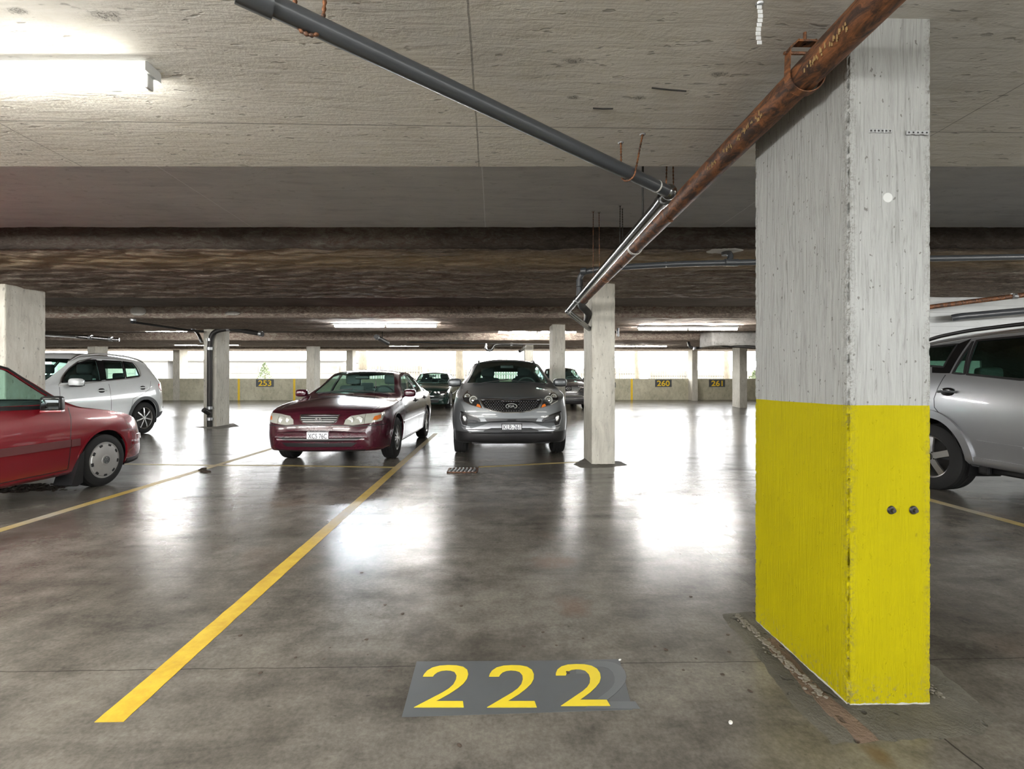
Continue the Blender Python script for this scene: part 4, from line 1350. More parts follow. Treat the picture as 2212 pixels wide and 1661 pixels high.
    def patch(c, view, poly, o0, o1, lim=None, face=.12):
        """piece of the skin inside the outline, from offset o0 to o1 along the normals"""
        u, v, ax, s = c.AX[view]
        P = np.array(poly); lo, hi = P.min(0) - .12, P.max(0) + .12
        lim = lim or {'front': (-.3, .95), 'rear': (c.L - 1.2, c.L + .3), 'left': (-1.3, -.2), 'right': (.2, 1.3), 'top': (.2, 3)}[view]
        ctr, nr = c.FC, c.FN
        ok = (ctr[:, u] > lo[0]) & (ctr[:, u] < hi[0]) & (ctr[:, v] > lo[1]) & (ctr[:, v] < hi[1]) & (nr[:, ax] * s > face) & \
             (ctr[:, ax] > lim[0] - .2) & (ctr[:, ax] < lim[1] + .2)
        ids = np.nonzero(ok)[0]
        if not len(ids): return None
        used = sorted({k for i in ids for k in c.F[i]})
        mp = {k: j for j, k in enumerate(used)}
        n = len(used)
        U = np.array(used)
        V = list(map(tuple, c.V[U] + c.Nm[U] * o0)) + list(map(tuple, c.V[U] + c.Nm[U] * o1))
        F = []; ed = {}
        for i in ids:
            f = [mp[k] for k in c.F[i]]
            F.append(tuple(f[::-1])); F.append(tuple(k + n for k in f))
            for a, b_ in zip(f, f[1:] + f[:1]):
                ed[(a, b_)] = 1
        for (a, b_) in ed:
            if (b_, a) not in ed: F.append((a, b_, b_ + n, a + n))
        A = tmp_obj(V, F)
        pr = c.prism(view, poly, lim)
        B = tmp_obj(pr.V, pr.F)
        return boolean(A, B, 'INTERSECT')

    def panel(c, name, view, poly, mat, t=.006, back=.004, parent=None, mirror=False, lim=None, label=None, face=.12, smooth=40):
        out = []
        for s in ((1, -1) if mirror else (1,)):
            if mirror and view in ('left', 'right'): vw = {1: view, -1: {'left': 'right', 'right': 'left'}[view]}[s]; pl = poly
            else: vw = view; pl = [(x * s, y) for x, y in poly]
            me = c.patch(vw, pl, -back, t, lim, face)
            if me is None or not len(me.polygons): continue
            o = obj(name, me, mat, parent or c.root, smooth)
            if label: o['label'] = label
            out.append(o)
        return out[0] if len(out) == 1 else out

    def ribbon(c, name, view, pts, w, mat, t=.003, parent=None, mirror=False, closed=False, step=.03, mb=None):
        """strip following the skin"""
        out = []
        for s in ((1, -1) if mirror else (1,)):
            vw = view
            if mirror and s == -1 and view in ('left', 'right'): vw = {'left': 'right', 'right': 'left'}[view]
            fl = s if view in ('front', 'rear', 'top') else 1
            pp = [Vector((p[0] * fl, p[1], 0)) for p in pts]
            if closed: pp.append(pp[0])
            q = [pp[0]]
            for a, b_ in zip(pp, pp[1:]):
                k = max(1, int((b_ - a).length / step))
                q += [a + (b_ - a) * (i / k) for i in range(1, k + 1)]
            H = [c.hit(vw, p.x, p.y) for p in q]
            H = [h for h in H if h[0] is not None]
            b_ = mb or MB()
            V, F = [], []
            for i, (p, n) in enumerate(H):
                a, d = H[max(0, i - 1)][0], H[min(len(H) - 1, i + 1)][0]
                tg = (d - a).normalized() if (d - a).length > 1e-6 else Vector((0, 1, 0))
                sd = tg.cross(n).normalized()
                V += [p - sd * w / 2 - n * .004, p - sd * w / 2 + n * t, p + sd * w / 2 + n * t, p + sd * w / 2 - n * .004]
            for i in range(len(H) - 1):
                if (H[i + 1][0] - H[i][0]).length > .35: continue
                for k in range(4):
                    F.append((i * 4 + k, i * 4 + (k + 1) % 4, i * 4 + 4 + (k + 1) % 4, i * 4 + 4 + k))
            if len(H) > 1: F += [(0, 1, 2, 3), tuple(4 * len(H) - 4 + k for k in range(4))]
            b_.add(V, F)
            if not mb: out.append(b_.build(name, mat, parent or c.root, 40))
        return out

    # ---- finished shell with openings, glass
    def finish(c, glass_mat, trim=None, cabin=None, inner=.018):
        S = c.S; L = c.L
        n = len(c.V)
        V = list(map(tuple, c.V)) + list(map(tuple, c.V - c.Nm * inner))
        F = c.F + [tuple(k + n for k in f[::-1]) for f in c.F]
        me = bpy.data.meshes.new('scratch'); me.from_pydata(V, [], F)
        me.materials.append(c.paint); me.materials.append(cabin or M['cabin'])
        me.polygons.foreach_set('material_index', [0] * len(c.F) + [1] * len(c.F))
        A = bpy.data.objects.new('scratch', me)
        cut, cut2 = MB(), MB()
        win = []
        for poly in S['side']: win.append(('left', poly, (-1.3, -.25))); win.append(('right', poly, (.25, 1.3)))
        win.append(('front', S['shield'], S['shield_y'])); win.append(('rear', S['back'], S['back_y']))
        for vw, poly, lim in win:
            pr = c.prism(vw, poly, lim); (cut2 if vw in ('front', 'rear') else cut).add(pr.V, pr.F)
        W = S['W'] / 2
        r = S['wr']; ra = S.get('arch', r * 1.16)
        for ya in S['axles']:
            for s in (-1, 1):
                pl = [(ya + ra * math.cos(2 * PI * k / 40), r * 1.02 + ra * math.sin(2 * PI * k / 40)) for k in range(40)]
                cut.prism(pl, s * (W - .36), s * (W + .3), 'x')
        B = tmp_obj(cut.V, cut.F)
        A.data.update()
        body = boolean_keep(bpy.data.objects.new('scratch', boolean_keep(A, B)), tmp_obj(cut2.V, cut2.F))
        o = obj('body', body, None, c.root, 32)
        c.body = o
        for vw, poly, lim in win:
            g = c.patch(vw, poly, -.011, -.006, lim, .03)
            if g is not None and len(g.polygons):
                gn = {'left': 'side_window', 'right': 'side_window', 'front': 'windscreen', 'rear': 'rear_window'}[vw]
                gm = S.get('rear_glass', glass_mat) if vw != 'front' else glass_mat
                obj(gn, g, gm, c.root, 40)
        # wheel housings, floor pan
        for ya in S['axles']:
            for s in (-1, 1):
                h = MB()
                zc = r * 1.02; pr_ = [(ra * 1.01 * math.cos(q), ra * 1.01 * math.sin(q)) for q in np.linspace(-.35, PI + .35, 31)]
                V_ = [(s * (W - a_), ya + u, zc + v) for a_ in (.40, .05) for u, v in pr_]
                h.add(V_, [(i, i + 1, i + 32, i + 31) for i in range(30)] + [tuple(range(31))])
                ho = h.build('wheel_housing', M['black'], c.root, 40)
        fl = MB(); fl.box(-W + .12, W - .12, .75, L - .6, S['wr'] * .95, S['wr'] * .95 + .03)
        fl.build('cabin_floor', M['cabin'], c.root)

    def wheels(c, style, tyre_w=.205, alloy='alloy', only=None):
        S = c.S; r = S['wr']; rr = S['rim']
        W = S['W'] / 2 - S.get('wheel_in', .012)
        for ya in S['axles']:
            for s in (-1, 1):
                make_wheel(c.root, (s * (W - tyre_w / 2), ya, r), s, r, rr, tyre_w, style, M[alloy], S.get('steer', 0) if ya == S['axles'][0] else 0)

    def seats(c, mat, front_y, rear_y, z, dash_y, dash_z, heads=True, wheel_side=1):
        W = c.S['W'] / 2
        for s in (-1, 1):
            m = MB()
            m.rbox((s * .37, front_y - .05, z + .05), (.50, .52, .16), .06, 3)
            m.rbox((s * .37, front_y + .27, z + .36), (.48, .15, .62), .07, 3, Matrix.Rotation(math.radians(-14), 3, 'X'))
            st = m.build('seat', mat, c.root, 50)
            h = MB(); h.rbox((s * .37, front_y + .36, z + .78), (.27, .10, .19), .05, 3)
            h.tube([(s * .37 - .06, front_y + .34, z + .6), (s * .37 - .06, front_y + .36, z + .75)], .007, 6).tube([(s * .37 + .06, front_y + .34, z + .6), (s * .37 + .06, front_y + .36, z + .75)], .007, 6)
            h.build('headrest', mat, st, 50)
        m = MB(); m.rbox((0, rear_y, z + .06), (W * 1.45, .5, .16), .06, 3)
        m.rbox((0, rear_y + .28, z + .33), (W * 1.45, .15, .52), .06, 3, Matrix.Rotation(math.radians(-18), 3, 'X'))
        st = m.build('rear_seat', mat, c.root, 50)
        for s in (-1, 1):
            h = MB(); h.rbox((s * .37, rear_y + .38, z + .64), (.26, .10, .15), .045, 3); h.build('headrest', mat, st, 50)
        d = MB(); d.rbox((0, dash_y, dash_z - .12), (W * 1.55, .42, .26), .08, 3)
        do = d.build('dashboard', M['cabin'], c.root, 50)
        w = MB(); R = Matrix.Rotation(math.radians(28), 3, 'X')
        pts = [R @ Vector((.185 * math.cos(2 * PI * k / 28), 0, .185 * math.sin(2 * PI * k / 28))) + Vector((.37 * wheel_side, dash_y + .36, dash_z - .06)) for k in range(29)]
        w.tube(pts, .015, 8, False)
        cc = Vector((.37 * wheel_side, dash_y + .36, dash_z - .06))
        w.rbox(cc, (.13, .05, .09), .03, 2)
        w.tube([cc - Vector((.17, 0, 0)), cc + Vector((.17, 0, 0))], .014, 8)
        w.build('steering_wheel', M['cabin'], c.root, 50)

    def rear_mirror(c, y, z):
        MB().rbox((0, y, z), (.25, .03, .065), .02, 3).build('rear_view_mirror', M['black'], c.root, 50)

    def mirror(c, y, z, d, mat, glass_side=True, out=.12, low=None, sides=(-1, 1)):
        for s in sides:
            p, nn = c.hit('left' if s < 0 else 'right', y, z - .03)
            x = abs(p.x) if p else c.S['W'] / 2 - .1
            cx = s * (x + out)
            m = MB().ell((cx, y, z), (d[0], d[1], d[2]), .62, 24, 14)
            mo = m.build('door_mirror', mat, c.root, 60)
            MB().tube([(s * (x - .03), y + .01, z - d[2] * .7), (cx - s * d[0] * .4, y + .01, z - d[2] * .55)], .022, 10).build('mirror_arm', M['black'], mo, 50)
            MB().rbox((cx, y + d[1] * .93, z), (d[0] * 1.55, .012, d[2] * 1.5), .005, 2).build('mirror_glass', M['mirror'], mo, 50)
            if low: MB().ell((cx, y, z - d[2] * .72), (d[0] * .9, d[1] * .98, d[2] * .3), .7, 20, 8).build('mirror_base', M['black'], mo, 60)

    def handle(c, y, z, mat, sides=('left', 'right'), L=.20):
        for vw in sides:
            p, nn = c.hit(vw, y, z)
            if not p: continue
            s = 1 if vw == 'right' else -1
            a = MB()
            a.ell(p + nn * .001, (.012, .075, .045), .8, 16, 8)
            a.build('handle_recess', M['black_gloss'] if mat is not M['black'] else mat, c.root, 60)
            m = MB()
            pts = [p + Vector((s * .006, -L / 2, 0)), p + Vector((s * .035, -L / 2 + .03, .004)), p + Vector((s * .038, L / 2 - .03, .004)), p + Vector((s * .006, L / 2, 0))]
            m.tube(bend(pts, .03), .013, 10)
            m.build('door_handle', mat, c.root, 60)

    def plate(c, u, z, w, h, txt, parent=None, frame=False, tilt=0, th=.5, name='licence_plate'):
        p, nn = c.hit('front', u, z)
        y = p.y - .012
        b_ = MB().rbox((u, y, z), (w, .006, h), .003, 2)
        po = b_.build(name, M['plate'], c.root, 40)
        V, F = text_mesh(txt, h * th, .0005, .004, 1.0)
        xs_ = [v[0] for v in V]; k = w * .86 / (max(xs_) - min(xs_))
        t = mesh('plate_lettering', [(u + v[0] * k, y - .004 + v[1], z + v[2] - .004) for v in V], F, M['plate_ink'], po)
        for dx in (-w * .32, w * .32):
            for dz in (-h * .42, h * .42):
                MB().lathe([(-.004, .0004), (-.0042, .006), (.001, .007)], 'y', 10, (u + dx, y - .002, z + dz)).build('plate_screw', M['iron'], po)
        if frame:
            f = MB()
            f.box(u - w / 2 - .008, u + w / 2 + .008, y - .007, y + .004, z + h / 2 - .022, z + h / 2 + .012).box(u - w / 2 - .008, u + w / 2 + .008, y - .007, y + .004, z - h / 2 - .01, z - h / 2 + .006)
            f.box(u - w / 2 - .008, u - w / 2 + .004, y - .007, y + .004, z - h / 2, z + h / 2).box(u + w / 2 - .004, u + w / 2 + .008, y - .007, y + .004, z - h / 2, z + h / 2)
            f.build('plate_frame', M['black'], po)
        return po

def boolean_keep(A, B):
    m = A.modifiers.new('b', 'BOOLEAN'); m.operation = 'DIFFERENCE'; m.object = B; m.solver = 'EXACT'
    m.material_mode = 'INDEX'
    TMP.collection.objects.link(B)
    me = evaluate(A)
    TMP.collection.objects.unlink(B)
    for o in (A, B):
        d = o.data; bpy.data.objects.remove(o); bpy.data.meshes.remove(d)
    return me

def make_wheel(root, loc, s, r, rr, w, style, alloy, steer=0):
    """axle along x, outer face at +x (s=1) or -x"""
    tp = [(-w * .5, rr * .98), (-w * .5, rr + (r - rr) * .35), (-w * .47, r * .93), (-w * .40, r * .985), (-w * .25, r), (-w * .24, r * .982), (-w * .20, r * .982), (-w * .19, r),
          (-.012, r), (-.010, r * .982), (.010, r * .982), (.012, r),
          (w * .19, r), (w * .20, r * .982), (w * .24, r * .982), (w * .25, r), (w * .40, r * .985), (w * .47, r * .93), (w * .5, rr + (r - rr) * .35), (w * .5, rr * 1.02), (w * .43, rr * .98)]
    q = 1 if s > 0 else -1
    tw = MB().lathe([(a * q, b_) for a, b_ in tp], 'x', 56).build('wheel', M['rubber'], root, 35)
    tw['label'] = 'black tyre'
    tw.location = loc
    tw.rotation_euler = (0, 0, steer)
    X = lambda a: a * q
    fx_ = w * .40            # outer face of rim
    b_ = MB()
    b_.lathe([(X(fx_ + .006), rr * 1.03), (X(fx_ + .012), rr * .99), (X(fx_), rr * .93), (X(fx_ - .05), rr * .90), (X(-w * .35), rr * .9)], 'x', 48)
    if style[0] == 'cap':
        b_ = MB()
        b_.lathe([(X(fx_ + .006), rr * 1.03), (X(fx_ + .014), rr * .98), (X(fx_ + .012), rr * .90), (X(fx_ + .020), rr * .86), (X(fx_ + .028), rr * .55), (X(fx_ + .028), rr * .30), (X(fx_ + .033), rr * .27), (X(fx_ + .033), 0.001)], 'x', 64)
        ro = b_.build('wheel_cover', alloy, tw, 30)
        sl = MB()
        for k in range(style[1]):
            a = 2 * PI * (k + .5) / style[1]
            R = Matrix.Rotation(a, 3, 'X')
            bm_ = MB().rbox((X(fx_ + .018), 0, rr * .83), (.016, rr * .20, rr * .12), .006, 2)
            sl.add([R @ Vector(v) for v in bm_.V], bm_.F)
        sl.build('vent_slot', M['black'], tw, 40)
        em = MB()
        em.lathe([(X(fx_ + .034), rr * .20), (X(fx_ + .037), rr * .20), (X(fx_ + .037), rr * .165), (X(fx_ + .034), rr * .165)], 'x', 32)
        e = X(fx_ + .036)
        h = rr * .16
        for pts in ([(-.55, .75), (0, .08), (.55, .75)], [(-.8, .35), (-.38, -.8), (0, -.05), (.38, -.8), (.8, .35)]):
            for (u0, v0), (u1, v1) in zip(pts, pts[1:]):
                em.tube([(e, u0 * h * -q, v0 * h), (e, u1 * h * -q, v1 * h)], rr * .018, 6)
        em.build('emblem', M['trim_grey'], tw, 50)
        return tw
    ro = b_.build('rim', alloy, tw, 30)
    MB().lathe([(X(-w * .1), 0.001), (X(-w * .1), rr * .9)], 'x', 40).build('brake_disc', M['iron'], tw)
    sp = MB()
    kind, nspk = style[0], style[1]
    def spoke(a, w0, w1, dep=.02, twist=0.0, r0=.10, r1=.96):
        V = []
        for (rad, ww, off) in ((rr * r0, w0, .010), (rr * .5, (w0 + w1) * .46, .008), (rr * r1, w1, -.004)):
            ta = a + twist * (rad / rr)
            for du in (-1, 1):
                for dx in (0, -dep):
                    u, v = du * ww / 2, rad
                    y = -u * math.cos(ta) - v * math.sin(ta); z = -u * math.sin(ta) + v * math.cos(ta)
                    V.append((X(fx_ + off + dx), y, z))
        F = []
        for i in (0, 4):
            F += [(i, i + 4, i + 6, i + 2), (i + 1, i + 3, i + 7, i + 5), (i, i + 1, i + 5, i + 4), (i + 2, i + 6, i + 7, i + 3)]
        F += [(0, 2, 3, 1), (8, 9, 11, 10)]
        sp.add(V, F)
    for k in range(nspk):
        a = 2 * PI * k / nspk
        if kind == 'pair':
            spoke(a - .11, rr * .05, rr * .09, twist=.10); spoke(a + .11, rr * .05, rr * .09, twist=-.10)
        elif kind == 'five':
            spoke(a, rr * .30, rr * .30)
        elif kind == 'slim':
            spoke(a, rr * .12, rr * .17)
    sp.build('spokes', alloy, ro)
    MB().lathe([(X(fx_ + .016), 0.001), (X(fx_ + .016), rr * .14), (X(fx_ + .004), rr * .19), (X(fx_ - .03), rr * .2)], 'x', 28).build('hub_cap', alloy if kind != 'five' else M['iron'], tw, 40)
    if kind == 'five':
        for k in range(5):
            a = 2 * PI * (k + .5) / 5
            nb = MB(); nb.lathe([(X(fx_ + .018), .0005), (X(fx_ + .018), .009), (X(fx_), .010)], 'x', 8, (0, math.sin(a) * rr * .25, math.cos(a) * rr * .25))
            nb.build('wheel_nut', M['chrome'], tw, 40)
    return tw

def place(X, Z): return XY(X, Z)

def ellipse(cx, cz, a, b_, n=24, p=2.0):
    out = []
    for k in range(n):
        t = 2 * PI * k / n
        f = lambda v: math.copysign(abs(v) ** (2 / p), v)
        out.append((cx + a * f(math.cos(t)), cz + b_ * f(math.sin(t))))
    return out

# ---------------- maroon sedan (faces the camera)
S = dict(L=4.76, W=1.78, wr=.318, rim=.195, arch=.365, axles=(.94, 3.61), bow=(.26, .18), shoulder=.05, wide=.5,
    top=[(0, .52), (.012, .58), (.03, .63), (.06, .70), (.11, .745), (.25, .805), (.6, .88), (1.0, .94), (1.22, .972), (1.30, 1.0), (1.5, 1.11), (1.8, 1.27), (2.05, 1.37), (2.25, 1.405), (2.7, 1.42), (3.2, 1.405), (3.5, 1.36), (3.85, 1.20), (4.1, 1.07), (4.22, 1.035), (4.5, 1.01), (4.66, .97), (4.73, .85), (4.76, .7)],
    crown=[(0, .03), (.1, .03), (.6, .05), (1.0, .065), (1.25, .09), (1.5, .15), (1.8, .16), (2.05, .12), (2.3, .07), (2.7, .05), (3.2, .06), (3.5, .09), (3.85, .13), (4.1, .09), (4.22, .06), (4.76, .03)],
    belt=[(0, .55), (.08, .69), (.25, .755), (1.0, .86), (1.4, .905), (2.0, .93), (3.5, .955), (4.2, .955), (4.65, .90), (4.76, .66)],
    bot=[(0, .36), (.015, .29), (.045, .235), (.2, .21), (.6, .20), (1.3, .19), (3.4, .20), (4.3, .25), (4.6, .32), (4.73, .42), (4.76, .55)],
    wb=[(0, .64), (.03, .72), (.10, .79), (.3, .85), (.7, .885), (2.4, .89), (3.8, .885), (4.3, .86), (4.6, .81), (4.76, .66)],
    wroof=[(0, .5), (.1, .64), (.3, .70), (1.0, .74), (1.35, .745), (1.6, .71), (1.9, .645), (2.2, .60), (2.7, .58), (3.2, .585), (3.6, .61), (3.95, .66), (4.2, .70), (4.6, .68), (4.76, .5)],
    side=[[(1.62, .955), (1.95, 1.135), (2.2, 1.27), (2.62, 1.325), (2.62, .965)], [(2.70, .97), (2.70, 1.325), (3.1, 1.31), (3.38, 1.25), (3.66, 1.06), (3.62, .99)]],
    shield=[(-.68, .995), (0, 1.0), (.68, .995), (.655, 1.05), (.54, 1.30), (.50, 1.345), (0, 1.36), (-.50, 1.345), (-.54, 1.30), (-.655, 1.05)], shield_y=(1.0, 2.4),
    back=[(-.60, 1.08), (.60, 1.08), (.50, 1.30), (0, 1.325), (-.50, 1.30)], back_y=(3.2, 4.3))
def car_sedan():
    x, y = place(-2.40, 6.30)
    c = Car('sedan', 'dark maroon sedan with plate XC5 76C parked facing the camera', (x, y, 0), math.radians(-1.4), S, M['p_maroon'])
    c.finish(M['glass'])
    c.wheels(('slim', 7), .205)
    c.seats(M['seat_grey'], 2.25, 3.15, .45, 1.72, 1.0)
    c.rear_mirror(1.98, 1.26)
    c.mirror(1.62, .99, (.10, .07, .065), M['p_maroon'], out=.105)
    # front
    c.panel('grille', 'front', [(-.265, .715), (.265, .715), (.245, .655), (.20, .615), (0, .605), (-.20, .615), (-.245, .655)], M['black'], .004)
    c.ribbon('grille_surround', 'front', [(-.27, .722), (0, .727), (.27, .722), (.25, .655), (.205, .612), (0, .60), (-.205, .612), (-.25, .655)], .016, M['chrome'], .012, closed=True)
    b_ = MB()
    for z, w in ((.688, .255), (.660, .245), (.634, .22)): c.ribbon('grille_bar', 'front', [(-w, z), (w, z)], .011, M['alloy_dull'], .010)
    e = MB(); p, nn = c.hit('front', 0, .665)
    for (a, bb) in ((.042, .029), (.016, .029), (.028, .012)):
        pts = [(a * math.cos(t), p.y - .018, p.z + (0 if a != .028 else .012) + bb * math.sin(t)) for t in np.linspace(0, 2 * PI, 25)]
        e.tube(pts, .0042, 6, False)
    e.build('emblem', M['chrome'], c.root, 50)
    HL = [(.345, .60), (.36, .66), (.42, .71), (.60, .735), (.60, .60), (.46, .585)]
    c.panel('headlamp', 'front', HL, M['lens'], .006, mirror=True)
    c.panel('turn_lamp', 'front', [(.605, .735), (.70, .742), (.80, .745), (.815, .70), (.80, .635), (.70, .612), (.605, .60)], M['lens'], .006, mirror=True)
    c.panel('indicator', 'front', [(.72, .70), (.785, .72), (.79, .67), (.75, .645), (.705, .655)], M['amber'], .008, mirror=True)
    for s in (-1, 1):
        for u, rr_ in ((.425, .040), (.535, .045)):
            p, nn = c.hit('front', s * u, .66)
            MB().lathe([(-.004, .0005), (-.006, rr_ * .5), (-.010, rr_), (.004, rr_ * 1.1)], 'y', 24, (p.x, p.y - .004, p.z)).build('lamp_bowl', M['lens_bowl'], c.root, 50)
    # shadow gap between bumper and bonnet, bumper intakes
    c.ribbon('panel_gap', 'front', [(-.84, .575), (-.5, .573), (-.25, .585), (0, .588), (.25, .585), (.5, .573), (.84, .575)], .014, M['black'], .002)
    c.panel('bumper_intake', 'front', [(-.60, .415), (-.2, .402), (.2, .402), (.60, .415), (.50, .372), (.2, .362), (-.2, .362), (-.50, .372)], M['black'], .002)
    c.panel('bumper_intake', 'front', [(-.52, .345), (.52, .345), (.44, .292), (-.44, .292)], M['black'], .002)
    c.panel('bumper_moulding', 'front', [(-.66, .30), (-.5, .272), (.5, .272), (.66, .30), (.62, .262), (.5, .25), (-.5, .25), (-.62, .262)], M['p_maroon'], .014)
    c.panel('air_dam', 'front', [(-.62, .243), (.62, .243), (.58, .205), (-.58, .205)], M['black'], .003, lim=(-.3, 1.3), face=-.2)
    c.plate(-.04, .435, .30, .152, 'XC5 76C', th=.46)
    # bonnet shut lines, wipers
    c.ribbon('panel_gap', 'top', [(.66, .30), (.72, .6), (.745, 1.0), (.75, 1.28)], .008, M['black'], .001, mirror=True)
    for x0, x1 in ((.62, .05), (.02, -.55)):
        p0, p1 = c.hit('top', x0, 1.40)[0], c.hit('top', x1, 1.36)[0]
        MB().tube([p0 + Vector((0, -.02, .015)), (p0 + p1) / 2 + Vector((0, 0, .02)), p1 + Vector((0, 0, .015))], .008, 8).build('wiper', M['black'], c.root, 50)
    # flanks
    c.lines('window_seal', 'left', c.S['side'], .02, M['black'], .003, True)
    c.lines('door_gap', 'left', ([(1.50, .28), (1.42, .6), (1.46, .92)], [(2.66, .25), (2.66, .96)], [(3.30, .55), (3.55, .80), (3.68, .97)], [(1.5, .26), (2.6, .245), (3.25, .26)]), .007, M['black'], .0008)
    c.ribbon('side_moulding', 'left', [(1.32, .52), (2.3, .53), (3.22, .545)], .04, M['p_maroon'], .012, mirror=True)
    c.handle(2.45, .84, M['black']); c.handle(3.42, .86, M['black'])
    for ya in c.S['axles']:
        c.ribbon('arch_lip', 'left', [(ya + .378 * math.cos(t), .324 + .378 * math.sin(t)) for t in np.linspace(-.25, PI + .25, 30)], .022, M['p_maroon'], .007, mirror=True)
    c.panel('tail_lamp', 'rear', [(.45, .78), (.80, .80), (.80, .93), (.45, .92)], M['red_lens'], .006, mirror=True)
    MB().tube([(0.36, 1.52, 1.06), (.37, 1.52, 1.2)], .006, 6).build('windscreen_sticker_stalk', M['black'], c.root)
    return c
SEDAN = S
car_sedan()

# ---------------- grey metallic compact SUV with plate KLR 261
S = dict(L=4.44, W=1.855, wr=.352, rim=.228, arch=.405, axles=(.89, 3.53), bow=(.27, .20), shoulder=.05, wide=.5,
    top=[(0, .60), (.01, .68), (.025, .76), (.045, .84), (.075, .91), (.13, .95), (.35, 1.01), (.7, 1.075), (1.0, 1.115), (1.14, 1.14), (1.25, 1.20), (1.5, 1.35), (1.8, 1.51), (2.05, 1.595), (2.3, 1.63), (2.8, 1.635), (3.4, 1.61), (3.9, 1.55), (4.1, 1.49), (4.25, 1.25), (4.36, 1.05), (4.42, .85), (4.44, .7)],
    crown=[(0, .03), (.1, .035), (.35, .05), (1.0, .065), (1.15, .09), (1.5, .17), (1.8, .18), (2.05, .14), (2.3, .09), (2.8, .07), (3.9, .08), (4.1, .09), (4.44, .04)],
    belt=[(0, .62), (.05, .80), (.12, .89), (.35, .95), (1.0, 1.03), (1.4, 1.075), (2.5, 1.12), (3.6, 1.18), (4.1, 1.19), (4.44, .66)],
    bot=[(0, .40), (.012, .33), (.04, .28), (.2, .24), (1, .23), (3.5, .24), (4.2, .30), (4.36, .4), (4.44, .55)],
    wb=[(0, .68), (.03, .76), (.1, .83), (.3, .895), (.7, .925), (2, .92), (3.6, .925), (4.1, .89), (4.35, .82), (4.44, .7)],
    wroof=[(0, .55), (.1, .69), (.35, .75), (1.0, .80), (1.25, .80), (1.6, .74), (2.0, .665), (2.4, .63), (3.5, .62), (4.1, .6), (4.3, .66), (4.44, .6)],
    side=[[(1.62, 1.11), (1.95, 1.34), (2.2, 1.47), (2.62, 1.52), (2.62, 1.14)], [(2.70, 1.145), (2.70, 1.525), (3.3, 1.49), (3.75, 1.41), (3.70, 1.23)]],
    shield=[(-.735, 1.165), (0, 1.165), (.735, 1.165), (.705, 1.22), (.60, 1.46), (.55, 1.555), (0, 1.58), (-.55, 1.555), (-.60, 1.46), (-.705, 1.22)], shield_y=(1.0, 2.5),
    back=[(-.60, 1.12), (.60, 1.12), (.52, 1.42), (-.52, 1.42)], back_y=(3.7, 4.6))
GREY = S
